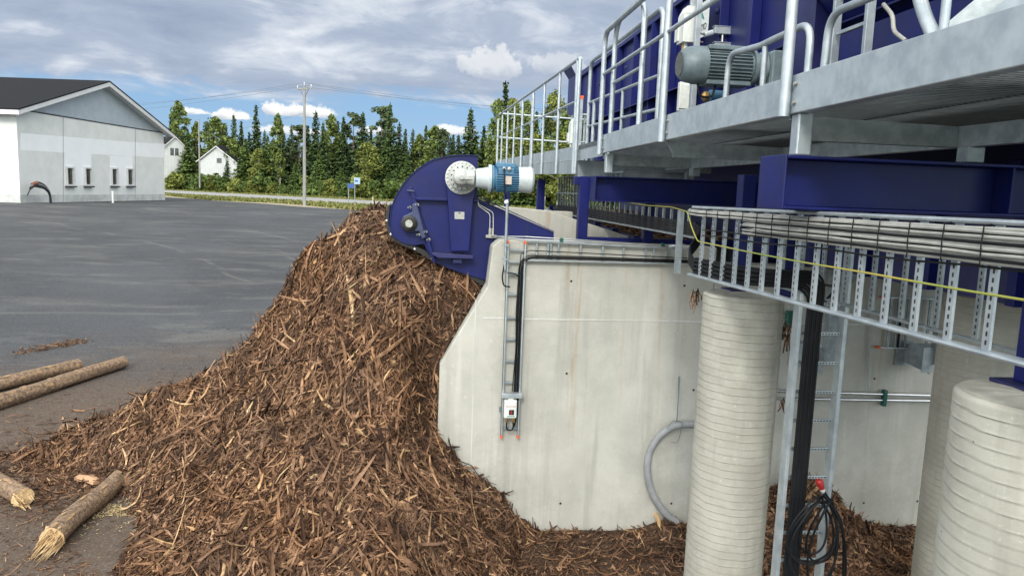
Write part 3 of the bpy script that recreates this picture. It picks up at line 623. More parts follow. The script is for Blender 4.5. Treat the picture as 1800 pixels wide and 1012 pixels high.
# grass tufts on the verges
n = 26000; t_ = rng.random(n); px = 285+760*t_; Y = np.zeros(n); c = np.zeros((n, 3))
for i_ in range(n):
    x_ = -48+75*t_[i_]; e_ = q0.y+(q1.y-q0.y)/(q1.x-q0.x)*(x_-q0.x)
    lo = e_+2.2+2.2*math.sin(x_*.35); y_ = lo+rng.random()**1.3*16; Y[i_] = y_; c[i_] = (x_, y_, zgf(x_, y_))
nr = ra(r1a, r1b, 0); dr = Vector((r1b.x-r1a.x, r1b.y-r1a.y)).normalized(); side = (c[:, 0]-r1a.x)*(-dr.y)+(c[:, 1]-r1a.y)*dr.x
side0 = (pb.x-r1a.x)*(-dr.y)+(pb.y-r1a.y)*dr.x; keep = np.sign(side) == np.sign(side0); c = c[keep]
n2_ = 26000; u_ = rng.random(n2_); g2 = np.zeros((n2_, 3))
for i_ in range(n2_):
    s_ = -1.0+3.4*u_[i_]; bx, by = ra(r0a, r0b, s_); y_ = by+rng.random()**1.5*24; g2[i_] = (bx+1, y_, zgf(bx+1, y_))
c = np.concatenate([c, g2]); k_ = len(c); a = rng.random(k_)*6.283; hh = .04+.13*rng.random(k_)**2
c[:, 2] += hh*.8; u = np.stack([np.cos(a), np.sin(a), np.zeros(k_)], -1)*.07; v = np.stack([rng.normal(size=k_)*.05, rng.normal(size=k_)*.05, hh], -1)
V, Fq = quads_np(c, u, v)
tag(np_mesh('grass_tufts', V, Fq, [leafm('grass_blades', (.10, .13, .03), (.17, .18, .05), (.32, .27, .11))]), 'rough yellow green grass along both sides of the road', 'grass', kind='stuff')
# ------------------------------------------------------------------ concrete retaining walls
WY = 7.8
def wp(px, py): return aY(px, py, WY)
t = thing('retaining_wall', (3, WY, -3.8), 'long pale concrete retaining wall with chamfered left end, bark heaped against it', 'wall')
ol = [wp(880, 421), wp(866, 433), wp(857, 503), wp(773, 640), wp(771, 700)]
poly = [Vector((3.15, WY, -.52)), *ol, Vector((.13, WY, -4.3)), Vector((3.15, WY, -4.3))]
mb = MB(); mb.prism(poly, (0, .32, 0)); mb.build('wall_slab', conc, t, False, .012)
mb = MB(); mb.prism([Vector((3.153, WY-.002, -.70)), Vector((3.153, WY-.002, -4.3)), Vector((11, WY-.002, -4.3)), Vector((11, WY-.002, -.70))], (0, .32, 0)); mb.build('wall_slab', conc, t, False, .01)
mb = MB(); r = random.Random(3)
zj = -1.345
x = .60
while x < 10.5:
    l = r.uniform(.25, .7); mb.bar((x, WY-.002, zj+r.uniform(-.003, .003)), (x+l, WY-.002, zj+r.uniform(-.003, .003)), .006, r.uniform(.006, .016)); x += l
jl = mb.build('pour_joint', mat('lime_line', (.62, .62, .60), (.5, .5, .48), .8, 0, 20), t)
mb = MB()
for x in (.52, 3.66, 6.3):
    mb.bar((x, WY-.001, -4.0), (x, WY-.001, -.9 if x > 1 else -1.15), .012, .004, (0, 1, 0))
mb.each('formwork_seam', concg, t)
mb = MB()
for px, py in ((1004, 494), (1203, 502), (996, 656), (1219, 685), (1537, 665), (1518, 883), (1180, 884), (985, 884), (1420, 712), (1612, 880)):
    c = wp(px, py); mb.lathe((c.x, WY-.0035, c.z), (0, -1, 0), [(0, .013), (.001, .013)], 12)
mb.each('tie_hole', dark, t)
t2 = thing('rear_wall', (1.0, 9.9, -3.8), 'pale concrete wall seen over the blue conveyor tail, running back under the walkway', 'wall')
def P9(px, py): return aY(px, py, 10.0)
a_ = [P9(872, 362), P9(958, 370), P9(1004, 383), P9(1120, 420), P9(1320, 440)]
mb = MB(); mb.prism([*a_, Vector((a_[-1].x, 10, -4)), Vector((a_[0].x, 10, -4))], (0, .3, 0)); mb.build('wall_slab', conc, t2, False, .01)
c0 = aY(959, 380, 10.6); mb = MB(); mb.box(c0.x+.02, c0.x+.35, 10.35, 10.7, c0.z-.35, c0.z+.08); tag(mb.build('concrete_block', concp, None, False, .01), 'small pale concrete block on the wall top beneath the far walkway', 'block')
# ------------------------------------------------------------------ concrete piles
def cpile(loc, rad, ztop, zbot, label, pitch=.07, plate=True, wob=0):
    t = thing('concrete_pile', (loc[0], loc[1], zbot), label, 'concrete pile')
    nseg = 64; V = []; Fq = []; nz = int((ztop-zbot)/.0065); r = random.Random(wob)
    amp = [r.uniform(.5, 1.1) for _ in range(200)]
    for i in range(nz+1):
        z = ztop-(ztop-zbot)*i/nz
        for j in range(nseg):
            th = 2*math.pi*j/nseg; ph = ((z+pitch*1.0*th/(2*math.pi)) / pitch); fr = ph-math.floor(ph); k_ = int(math.floor(ph)) % 200
            rr = rad-.0050*amp[k_]*.62*(fr**1.5)+.0022*amp[k_]*math.exp(-((fr-.04)/.05)**2)+.0006*math.sin(3*th+z*2)
            zz_ = z
            if i == 0: rr -= .030; zz_ -= .001
            elif i == 1: rr -= .010+.004*math.sin(5*th+wob); zz_ = ztop-.004
            elif i == 2: rr -= .002
            V.append((loc[0]+rr*math.cos(th), loc[1]+rr*math.sin(th), zz_))
    for i in range(nz):
        for j in range(nseg): Fq.append((i*nseg+j, (i+1)*nseg+j, (i+1)*nseg+(j+1) % nseg, i*nseg+(j+1) % nseg))
    mb = MB(); mb.add(V, Fq); mb.build('shaft', concp, t, True)
    mb = MB(); V = [(loc[0]+rad*.55*math.cos(a*.2618), loc[1]+rad*.55*math.sin(a*.2618), ztop+.006+.003*math.sin(a*3)) for a in range(24)]+[(loc[0]+(rad-.022)*math.cos(a*.2618), loc[1]+(rad-.022)*math.sin(a*.2618), ztop-.0005) for a in range(24)]+[(loc[0], loc[1], ztop+.008)]
    F_ = [(a, a+24, (a+1) % 24+24, (a+1) % 24) for a in range(24)]+[(a, (a+1) % 24, 48) for a in range(24)]
    mb.add(V, F_); mb.build('top_face', concp, t)
    return t
cpile((2.41, 5.38), .30, -.70, -4.0, 'slender ringed concrete pile standing before the retaining wall, pale from the side light', .058, wob=1)
cpile((2.425, 2.60), .30, -.725, -4.0, 'nearest ringed concrete pile, cropped by the photo, with a blue base plate on top', .058, wob=2)
cpile((4.78, 5.66), .42, -.70, -4.0, 'shaded ringed concrete pile directly behind the nearest one', .058, wob=3)
# ------------------------------------------------------------------ blue steelwork
def ibeam(mb, p0, p1, w_, h_, tf=.016, tw=.010):   # along X, z given at the centre
    (x0, y, z), x1 = p0, p1
    mb.box(x0, x1, y-w_/2, y+w_/2, z+h_/2-tf, z+h_/2); mb.box(x0, x1, y-w_/2, y+w_/2, z-h_/2, z-h_/2+tf); mb.box(x0, x1, y-tw/2, y+tw/2, z-h_/2+tf, z+h_/2-tf)
def col(parent, x, y, z0, z1, s=.11, name='column', base=True):
    mb = MB(); mb.box(x-s/2, x+s/2, y-s/2, y+s/2, z0, z1); c = mb.build(name, blue, parent, False, .006)
    if base:
        mb = MB(); mb.box(x-s*.95, x+s*.95, y-s*.95, y+s*.95, z0-.016, z0-.001)
        mb.build('base_plate', blued, c, False, .003)
    return c
t = thing('steel_beam', (1.87, 3.94, .11), 'nearest dark blue steel beam with capped end, running right beneath the walkway', 'steel beam')
mb = MB(); ibeam(mb, (1.885, 3.94, .108), 7.0, .30, .284); mb.build('beam_profile', blue, t, False, .004)
mb = MB(); mb.box(1.870, 1.884, 3.785, 4.095, -.038, .254); mb.build('end_plate', blue, t, False, .006)
mb = MB()
for x in (3.2, 4.6, 6.0): mb.box(x, x+.012, 3.80, 3.93, -.015, .232)
mb.each('stiffener', blue, t)
t = thing('steel_frame', (1.87, 8.45, -.6), 'dark blue steel portal with capped beam and two legs behind the retaining wall', 'steel frame')
mb = MB(); ibeam(mb, (1.88, 8.45, .078), 4.8, .28, .284); mb.build('beam_profile', blue, t, False, .004)
mb = MB(); mb.box(1.866, 1.879, 8.305, 8.595, -.066, .222); mb.build('end_plate', blue, t, False, .006)
for x, y in ((1.845, 8.82), (2.64, 8.75), (4.4, 8.75)): col(t, x, y, -.62, .22 if x < 2 else -.07, .12, 'leg')
mb = MB(); mb.box(1.72, 1.785, 8.76, 8.90, .12, .215); mb.build('bracket', blue, t, False, .004)
mb = MB(); mb.box(1.91, 2.575, 8.78, 8.86, -.58, -.50); mb.box(2.705, 4.3, 8.78, 8.86, -.58, -.50); mb.build('tie_bar', blue, t, False, .004)
for (x, y, z0, z1, s_, lb) in ((2.43, 5.52, -.684, .20, .11, 'dark blue column on the slender concrete pile'), (2.52, 2.72, -.706, .45, .13, 'dark blue column rising off the nearest concrete pile'), (4.85, 5.7, -.684, .42, .15, 'dark blue column on the shaded concrete pile'),
                             (2.10, 14.0, -.75, .26, .14, 'dark blue column under the far walkway, just right of the blue and grey motor'), (1.72, 16.5, -.75, .28, .12, 'thin dark blue column behind the conveyor motor'), (3.35, 6.6, -.9, .3, .13, 'dark blue column in the shade behind the upright cable ladder'), (5.6, 6.9, -.9, .3, .16, 'dark blue column in the shade near the right picture edge')):
    t = thing('steel_column', (x, y, z0-.016), lb, 'steel column'); col(t, x, y, z0, z1, s_, 'shaft')
# conveyor troughs in the shade (floor conveyor with bark)
t = thing('floor_conveyor', (3.0, 8.6, -1.2), 'low dark blue conveyor trough with bark lying on it, under the far walkway', 'conveyor')
mb = MB(); mb.prism([(2.75, 8.9, -.92), (2.75, 17, -.62), (2.75, 17, -.30), (2.75, 8.9, -.56)], (.03, 0, 0)); mb.box(2.78, 4.4, 8.95, 17, -1.0, -.95); mb.prism([(4.4, 8.9, -.92), (4.4, 17, -.62), (4.4, 17, .15), (4.4, 8.9, -.05)], (.03, 0, 0)); mb.build('side_plate', blued, t)
mb = MB()
for i in range(7):
    y = 9.4+1.15*i; z = -.9+.036*(y-8.9); mb.box(2.66, 2.745, y, y+.10, z-.25, z+.38)
mb.each('rib', blue, t)
mb = MB(); mb.tube([(2.62, 8.6, -.62), (2.62, 13.5, -.44), (2.62, 17, -.32)], .014, 8); mb.build('pipe', pipe_m, t, True)
t = thing('shade_conveyor', (3.6, 3.2, -1.0), 'dark blue conveyor casing with added dark backing sheets, deep in the shade behind the cable ladders', 'conveyor')
mb = MB(); mb.box(3.85, 3.9, 3.2, 8.5, -.62, -.02); mb.box(3.9, 6.5, 3.2, 8.5, -.62, -.58); mb.box(6.5, 6.55, 3.2, 8.5, -.6, .4); mb.box(5.2, 5.25, 2.0, 16, -.57, .59); mb.box(3.3, 5.19, 15.9, 15.95, .3, .64); mb.build('casing', blued, t)  # last two boxes are added backing, darkening the sky gap beneath the deck
mb = MB()
for i in range(6): mb.box(3.78, 3.849, 3.5+i*.85, 3.58+i*.85, -.62, .1)
mb.each('rib', blue, t)
# ------------------------------------------------------------------ near walkway
X0 = 1.94; ZB, ZT = .478, .682
t = thing('walkway', (X0, 5, ZB), 'galvanised walkway with deep edge channel, grating and tube handrails, on the right', 'walkway')
WK = t
mb = MB(); mb.prism([(X0, .5, ZB), (X0, 8.42, ZB), (X0, 8.42, ZT), (X0, .5, ZT)], (.008, 0, 0))
mb.box(X0+.0085, X0+.075, .5, 8.42, ZB, ZB+.010); mb.box(X0+.0085, X0+.05, .5, 8.42, ZT-.008, ZT); mb.build('edge_channel', galv, t, False, .004)
mb = MB(); mb.box(X0+.02, X0+.028, 8.425, 9.88, .452, .60); mb.box(X0+.03, 3.1, 8.43, 8.438, .42, .60); mb.build('kick_plate', galv, t)
mb = MB(); m2_ = MB()
y = .6
while y < 9.8:
    mb.box(X0+.03, 4.6, y+.004, y+.008, .602, .634); m2_.box(X0+.03, 4.6, y, y+.014, .598, .6015); y += .052
for i in range(9): mb.box(X0+.1+.12*i, X0+.106+.12*i, .6, 9.8, .6345, .640)
mb.box(X0+.012, X0+.028, .5, 9.8, .594, .644); mb.box(3.035, 3.043, .5, 9.8, .594, .644)
mb.build('grating', mat('grating_shade_tone', (.13, .15, .16), (.08, .09, .10), .6, .4, 14), t); o_e = m2_.build('lit_bar_edges', galv, t)  # light and shade painted into the grating: dark bars, bright lower edges
for y in (1.9, 3.98, 6.15, 8.36):
    mb = MB(); mb.prism([(X0+.03, y, .476), (X0+.11, y, .345), (2.98, y, .345), (2.98, y, .462), (X0+.03, y, .478)][::-1], (0, .008, 0))
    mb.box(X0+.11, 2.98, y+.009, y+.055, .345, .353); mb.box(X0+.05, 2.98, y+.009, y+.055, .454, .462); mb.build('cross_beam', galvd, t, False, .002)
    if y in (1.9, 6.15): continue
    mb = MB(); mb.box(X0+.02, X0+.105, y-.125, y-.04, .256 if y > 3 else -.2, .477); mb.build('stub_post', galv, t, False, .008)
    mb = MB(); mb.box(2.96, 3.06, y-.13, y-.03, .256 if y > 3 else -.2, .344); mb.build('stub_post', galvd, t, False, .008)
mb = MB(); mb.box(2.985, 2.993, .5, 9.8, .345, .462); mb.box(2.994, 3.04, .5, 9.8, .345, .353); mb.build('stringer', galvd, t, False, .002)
def bolts(mb, pts, d, r=.011, l=.012):
    for p in pts: mb.lathe(p, d, [(0, r*1.5), (.003, r*1.5), (.004, r), (l, r), (l+.001, r*.7)], 6)
YP = (1.78, 3.93, 6.09, 8.36)
for i, y in enumerate(YP):
    mb = MB()
    if i == 3: mb.tube(fil([(X0-.032, y, .462), (X0-.032, y, 1.80), (X0-.032, y-.45, 1.80)], .16), .029, 16)
    else: mb.tube([(X0-.032, y, .462), (X0-.032, y, 1.775)], .030, 16)
    p = mb.build('post', galv, t, True)
    mb = MB(); bolts(mb, [(X0-.001, y-.050, .53), (X0-.001, y-.050, .63)], (-1, 0, 0)); mb.each('bolt', steel, p)
mb = MB(); mb.tube([(X0-.032, 7.92, 1.80), (X0-.032, .5, 1.80)], .028, 14); mb.build('top_rail', galv, t, True)
for y0, y1 in ((8.36, 6.09), (6.09, 3.93), (3.93, 1.78), (1.78, .5)):
    mb = MB(); mb.tube([(X0-.032, y0-.033, 1.345), (X0-.032, y1+.033, 1.345)], .0175, 12); mb.build('mid_rail', galv, t, True)
# hoop beside the opening
XH = X0+.03
hp = thing('hoop_rail', (XH, 7.6, ZT), 'tall galvanised hoop rail with one crossbar, on the walkway edge', 'hoop rail')
mb = MB(); mb.tube(fil([(XH, 8.14, .46), (XH, 8.14, 1.88), (XH, 7.02, 1.88), (XH, 7.02, .60)], .30, 10), .027, 14); mb.build('hoop_tube', galv, hp, True)
mb = MB(); mb.tube([(XH, 8.11, 1.22), (XH, 7.05, 1.22)], .017, 10); mb.build('crossbar', galv, hp, True)
# rail behind it, running away
XR = 2.18
rr_ = thing('handrail', (XR, 8.8, .64), 'galvanised handrail with rounded near end, behind the tall hoop rail', 'handrail')
mb = MB(); mb.tube(fil([(XR, 7.12, .64), (XR, 7.12, 1.80), (XR, 10.35, 1.82), (XR, 10.35, .3)], .14, 8), .026, 14); mb.build('frame_tube', galv, rr_, True)
mb = MB(); mb.tube([(XR, 10.0, .3), (XR, 10.0, 1.27)], .026, 12); mb.build('post', galv, rr_, True)
for z in (1.27, .95): mb = MB(); mb.tube([(XR, 7.14, z-.1), (XR, 10.33, z)], .017, 10); mb.build('rail', galv, rr_, True)
mb = MB(); mb.tube([(XR, 8.5, .64), (XR, 8.5, 1.22)], .020, 10); mb.build('post', galv, rr_, True)
# low guard rails
XL = 2.2
for k_, (y0, y1, zt, lb, dip) in enumerate(((5.50, 4.27, 1.05, 'low galvanised guard rail bent down beside the grey gear motor', True), (4.09, 2.2, 1.02, 'low galvanised guard rail on the walkway, right of the near upright post', False))):
    gr_ = thing('guard_rail', (XL, (y0+y1)/2, .65), lb, 'guard rail')
    pts = [(XL, y0, .64), (XL, y0-.02, zt+.03)]+([(XL, 4.95, zt-.01), (XL, 4.80, zt-.005)] if dip else [])+[(XL, y1, zt), (XL, y1, .64)]
    mb = MB(); mb.tube(fil(pts, .13, 8), .022, 14); mb.build('frame_tube', galv, gr_, True)
    mb = MB(); yy = 4.87 if dip else 3.1; mb.tube([(XL, yy, .64), (XL, yy, zt-.03)], .020, 12); mb.build('post', galv, gr_, True)
gr_ = thing('handrail', (XL, 3.2, .65), 'thick galvanised tube leaning down to the walkway edge, near the top right', 'handrail')
mb = MB(); mb.tube(fil([(XL, 3.38, 1.9), (XL, 3.36, 1.02), (XL, 3.05, .60)], .25, 8), .030, 16); mb.build('rail_tube', galv, gr_, True)
gr_ = thing('ladder_stringer', (2.6, 3.4, .65), 'slanting galvanised stair strings rising from the walkway at the top right corner', 'stair')
for k_ in range(2):
    mb = MB(); mb.bar((2.45+.28*k_, 3.31, .72), (3.1+.3*k_, 3.0, 1.5), .02, .16, (0, 1, .2)); mb.build('string', galv, gr_)
mb = MB(); mb.bar((2.50, 3.41, .76), (3.2, 3.1, 1.5), .25, .01, (0, -1, .4)); mb.build('tread_plate', galvd, gr_)
# ------------------------------------------------------------------ far walkway
def zf(y): return .275-.008*(y-9.85)*0+.018*(y-9.85)
fwk = thing('walkway', (X0, 15, .3), 'far galvanised walkway with closely spaced railing posts, ahead of the near one', 'walkway')
mb = MB(); mb.prism([(X0, 9.9, .275), (X0, 21.5, .50), (X0, 21.5, .685), (X0, 9.9, .455)], (.01, 0, 0))
mb.box(X0, 3.6, 9.885, 9.895, .20, .455); mb.build('edge_channel', gstreak, fwk)
mb = MB(); mb.prism([(X0+.006, 9.9, .460), (X0+.006, 21.5, .69), (X0+.006, 21.5, .90), (X0+.006, 9.9, .645)], (.006, 0, 0)); mb.build('kick_plate', galv, fwk)
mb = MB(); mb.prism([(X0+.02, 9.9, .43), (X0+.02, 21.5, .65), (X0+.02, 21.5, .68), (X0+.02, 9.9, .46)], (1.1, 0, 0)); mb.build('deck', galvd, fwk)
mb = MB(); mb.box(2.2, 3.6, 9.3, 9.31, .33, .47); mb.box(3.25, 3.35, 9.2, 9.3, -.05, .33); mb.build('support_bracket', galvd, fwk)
YF = [9.88, 11.25, 12.75, 14.25, 15.75, 17.25, 18.75, 20.2, 21.45]
def zr(y): return .645+.0215*(y-9.9)
for i, y in enumerate(YF):
    mb = MB(); rr = .028 if i % 4 == 0 or i == 0 else .022; mb.tube([(X0-.03, y, zr(y)-.37), (X0-.03, y, zr(y)+1.11+.006*(y-9.9))], rr, 10)
    if i in (0, 3): mb.tube([(X0-.03, y-.13, zr(y)-.37), (X0-.03, y-.13, zr(y)+1.1+.006*(y-9.9))], .026, 10)
    mb.build('post', galv, fwk, True)
for z, r in ((1.12, .024), (.58, .016)):
    mb = MB(); mb.tube([(X0-.03, y, zr(y)+z+.012*(y-9.9)*(z/1.12)) for y in (9.75, 13, 17, 21.45)], r, 10); mb.build('rail', galv, fwk, True)
t = thing('handrail', (3.5, 21.5, .8), 'distant two-bar handrail crossing behind the far walkway', 'handrail')
for z in (2.22, 1.55): mb = MB(); mb.tube([(1.95, 21.5, z), (6.2, 21.3, z-.12)], .024, 8); mb.build('rail', galv, t, True)
for x in (3.2, 3.5, 3.9): mb = MB(); mb.tube([(x, 17, .6), (x, 17, 1.85)], .026, 8); mb.build('post', galv, t, True)
for z in (1.82, 1.2): mb = MB(); mb.tube([(3.2, 17, z), (5.3, 16.6, z-.03)], .020, 8); mb.build('rail', galv, t, True)
def jbox(loc, s, label):   # local switch with orange-capped posts
    x, y, z = loc; t = thing('control_box', loc, label, 'control box')
    mb = MB(); mb.box(x-.06*s, x+.06*s, y-.11*s, y+.09*s, z-.16*s, z+.12*s); mb.prism([(x-.06*s, y+.09*s, z+.121*s), (x-.06*s, y-.11*s, z+.121*s), (x-.03*s, y-.11*s, z+.20*s), (x-.03*s, y+.04*s, z+.20*s)], (.1*s, 0, 0)); bb = mb.build('box', whitep, t, False, .006)
    mb = MB(); mb.box(x-.075*s, x-.0605*s, y+.02*s, y+.13*s, z-.13*s, z+.0*s); mb.build('lid', whitep, bb, False, .003)
    for dy in (-.03, .04): mb = MB(); mb.tube([(x, y+dy*s, z-.161*s), (x, y+dy*s, z-.24*s)], .022*s, 10); mb.tube([(x, y+dy*s, z-.24*s), (x+.02, y+dy*s, z-.36*s)], .010*s, 8); mb.build('cable_gland', brass if dy > 0 else whitep, bb, True)
    for dy, h0, h1, w_ in ((-.04, .20, .33, .05), (-.22, -1.0, .46, .055)):
        mb = MB(); mb.box(x+.02*s, x+.02*s+w_*s, y+dy*s-w_*s/2, y+dy*s+w_*s/2, z+h0*s, z+h1*s); pp = mb.build('support_post', galv, t, False, .003)
        mb = MB(); mb.box(x+.016*s, x+.024*s+w_*s, y+dy*s-w_*s/2-.004*s, y+dy*s+w_*s/2+.004*s, z+h1*s-.0005, z+(h1+.045)*s); mb.build('end_cap', orange, pp, False, .003)
    return t
jbox((2.62, 7.75, 1.76), 1.0, 'pale control box with two orange-capped posts, above the grey gear motor')
jbox((2.6, 13.6, 1.12), 1.25, 'small pale control box with orange caps, far along the walkway railing')
# ------------------------------------------------------------------ the big blue hopper
HX = 3.1
t = thing('blue_hopper', (HX, 9, .4), 'big ribbed dark blue hopper beside the walkway, filling the top right', 'hopper')
HP = t
mb = MB(); mb.prism([(HX, 3.0, .65), (HX, 3.0, 2.45), (HX, 12, 2.47), (HX, 17.1, 2.60), (HX, 17.1, 1.80), (HX, 14.6, 1.60), (HX, 14.6, .65)][::-1], (.02, 0, 0))
mb.box(HX+.021, 5.6, 17.08, 17.1, 1.80, 2.59); mb.box(HX+.021, 5.6, 14.5, 14.58, .5, 1.7); mb.box(5.6, 5.62, 3, 15.9, .55, 2.5)
mb.build('side_wall', blue, t)
mb = MB(); mb.prism([(HX-.001, 17.1, 2.6), (HX-.12, 17.2, 2.80), (HX-.12, 16.2, 2.76), (HX-.001, 16.2, 2.56)], (-.01, -.01, .01)); mb.build('flared_lip', blue, t)
mb = MB(); mb.box(HX-.07, HX-.001, 3.0, 15.88, 2.40, 2.46); mb.prism([(HX-.13, 3.0, 1.30), (HX-.13, 15, 1.36), (HX-.001, 15, 1.42), (HX-.001, 3.0, 1.36)], (0, 0, .012)); mb.build('top_flange', blue, t)
for i, y in enumerate((15.6, 14.3, 13.3, 12.2, 11.2, 10.3, 9.45, 8.6, 7.8, 7.0, 6.25)):
    mb = MB(); w_ = .012 if i % 3 else .10
    mb.box(HX-.10, HX-.001, y, y+w_, .65 if y < 14.5 else 1.75, 2.395); mb.build('rib', blue, t, False, .003)
mb = MB()
r = random.Random(5)
for i in range(9):
    y = 14.8-i*.95; mb.lathe((HX-.001, y, 1.95+.1*(i % 2)), (-1, 0, 0), [(0, .035), (.01, .035), (.012, .02), (.03, .02)], 8)
mb.each('bolt_boss', bluegrey, t)
# projecting boxes on the right part
mb = MB(); mb.box(HX-.22, HX-.001, 5.55, 5.85, .65, 2.6); mb.build('box_post', blued, t, False, .005)
mb = MB(); mb.prism([(HX-.30, 3.0, 1.62), (HX-.30, 5.5, 1.62), (HX-.30, 5.5, 2.6), (HX-.30, 3.0, 2.6)], (.28, 0, 0)); mb.prism([(HX-.30, 3.0, 1.615), (HX-.001, 3.0, 1.28), (HX-.001, 5.5, 1.28), (HX-.30, 5.5, 1.615)], (0, .0, -.01)); mb.build('hood', blue, t, False, .004)
mb = MB(); mb.box(HX-.42, HX-.305, 3.4, 5.2, 1.75, 1.765); mb.box(HX-.42, HX-.305, 3.9, 5.0, 2.0, 2.015); mb.box(HX-.34, HX-.301, 4.5, 5.1, 1.77, 1.99); mb.each('ledge', blue, t)
mb = MB(); mb.box(HX-.15, HX-.03, 3.9, 5.3, 1.02, 1.22); mb.box(HX-.12, HX-.03, 3.0, 3.95, .66, 1.6); mb.each('lower_panel', blue, t, False, .004)
# opening with bark, its inner shade put into the colour as a black sheet
mb = MB(); mb.box(HX-.022, HX-.001, 3.98, 5.45, .66, 1.0); mb.build('opening', dark, t)
# maker's sign
sg_o = Vector((HX-.012, 0, 0)); a1 = aX(1222, 30, HX-.13); a2 = aX(1244, 62, HX-.13)
s1_, s2_ = aX(1221, 36, HX-.135), aX(1246, 22, HX-.135); SY, SW = (s1_.y+s2_.y)/2, (s1_.y-s2_.y)/2; SZ = aX(1234, 36, HX-.135).z; k9 = SW/.365
mb = MB(); mb.box(HX-.135, HX-.130, SY-SW, SY+SW, SZ-.19, SZ+.19); sgn = mb.build('sign_plate', whitep, t)
def text(s_, size, loc, rot, mt, parent, name='lettering', ext=.001):
    cu = bpy.data.curves.new(name, 'FONT'); cu.body = s_; cu.size = size; cu.extrude = ext; cu.align_x = 'CENTER'; cu.align_y = 'CENTER'
    o = bpy.data.objects.new(name, cu); C.objects.link(o); dg = bpy.context.evaluated_depsgraph_get(); me = bpy.data.meshes.new_from_object(o.evaluated_get(dg)); bpy.data.objects.remove(o)
    me.name = name; me.transform(Matrix.Translation(Vector(loc)-ORG[parent]) @ rot); me.materials.clear(); me.materials.append(mt)
    ob = bpy.data.objects.new(name, me); C.objects.link(ob); ob.parent = parent; ORG[ob] = ORG[parent].copy(); return ob
RX = Matrix(((0, 0, -1), (-1, 0, 0), (0, 1, 0))).to_4x4()     # text facing -X, reading towards the viewer
text('TAATIO', .165*k9, (HX-.1375, SY, SZ-.09), RX, mat('sign_ink', (.05, .06, .09)), sgn)
mb = MB(); mb.prism([(HX-.136, SY+a_*k9, SZ+b_*k9) for a_, b_ in ((.17, 0), (0, .18), (-.17, 0), (-.10, 0), (0, .10), (.10, 0))], (-.002, 0, 0)); mb.build('emblem', tealm, sgn)
# dark mass of machinery beneath the hopper
mb = MB(); mb.box(3.35, 5.5, 3.4, 14, .70, .8); mb.build('hopper_floor', blued, t)
# long pull-wire limit switches
def lsw(px, py, label):
    p = aX(px, py, 2.95); t = thing('limit_switch', p, label, 'limit switch')
    mb = MB(); mb.box(p.x-.02, p.x+.2, p.y-.03, p.y+.03, p.z-.035, p.z+.035); mb.box(p.x-.03, p.x+.21, p.y-.035, p.y+.035, p.z+.036, p.z+.045); mb.build('cover', galv, t, False, .004)
    mb = MB(); mb.tube([p+Vector((-.03, 0, -.02)), p+Vector((-.12, 0, -.05))], .028, 10); mb.build('head', mlight, t, True)
    mb = MB(); mb.tube(fil([p+Vector((-.12, 0, -.05)), p+Vector((-.19, 0, -.03)), p+Vector((-.2, 0, -.12)), p+Vector((-.13, 0, -.13))], .04), .010, 8); mb.tube([p+Vector((.08, 0, -.04)), p+Vector((.08, 0, -.15))], .014, 8); mb.build('lever', steel, t, True)
lsw(1258, 54, 'upper of two small silver switches above the grey gear motor')
lsw(1258, 82, 'lower of two small silver switches above the grey gear motor')
# ------------------------------------------------------------------ grey gear motor on the walkway
gy, gz = 6.2, 1.115
t = thing('gear_motor', (2.4, gy, .65), 'large grey gear motor with ribbed housing lying across the walkway', 'gear motor')
mb = MB(); mb.lathe((2.06, gy, gz), (1, 0, 0), [(0, .095), (.012, .115), (.05, .142), (.13, .156), (.21, .156)], 36); fc = mb.build('fan_cowl', mgrey, t, True)
mb = MB(); mb.lathe((2.0585, gy, gz), (-1, 0, 0), [(0, .100), (.002, .100)], 30); fgd = mb.build('fan_grille', mat('grille_grey', (.16, .17, .16), (.10, .11, .10), .6, .3, 60), fc, True)
mb = MB()
mb.lathe((2.271, gy, gz), (1, 0, 0), [(0, .118), (.40, .118)], 36); bd = mb.build('motor_body', mgrey, t, True)
mb = MB()
for k_ in range(30):
    th = 2*math.pi*k_/30; n_ = Vector((0, math.cos(th), math.sin(th))); c = Vector((2.275, gy, gz))+n_*.13; mb.bar(c, c+Vector((.375, 0, 0)), .007, .030, n_)
mb.build('cooling_fins', mgrey, bd)
mb = MB(); mb.box(2.275, 2.66, gy-.10, gy+.10, gz+.12, gz+.158); mb.box(2.275, 2.66, gy-.09, gy+.09, gz-.16, gz-.125); mb.each('terminal_box', mgrey, t, False, .008)
mb = MB(); mb.lathe((2.672, gy, gz), (1, 0, 0), [(0, .150), (.025, .150), (.03, .125), (.07, .12), (.09, .135), (.12, .135)], 32); mb.build('flange', mgrey, t, True)
mb = MB(); mb.box(2.80, 3.03, gy-.13, gy+.16, gz-.16, gz+.13); mb.box(2.76, 3.06, gy-.15, gy+.18, gz-.36, gz-.165); mb.prism([(2.80, gy-.135, gz-.16), (3.06, gy-.135, gz-.16), (3.06, gy-.135, gz-.02), (2.98, gy-.135, gz+.13), (2.80, gy-.135, gz+.13)], (0, -.03, 0)); mb.build('gearbox', mgrey, t, False, .02, 3)
mb = MB(); mb.lathe((3.02, gy-.17, gz+.08), (0, -1, 0), [(0, .055), (.04, .055), (.041, .02), (.06, .018)], 20); mb.build('shaft_cover', mlight, t, True)
mb = MB(); mb.box(2.4, 3.05, gy-.1, gy+.15, .66, gz-.361); mb.build('mounting', blued, t, False, .006)
mb = MB(); mb.tube(fil([(2.22, gy-.02, gz-.14), (2.24, gy-.02, gz-.26), (2.36, gy-.02, gz-.26), (2.38, gy-.02, gz-.13)], .05), .010, 8); mb.build('cable', cblack, t, True)
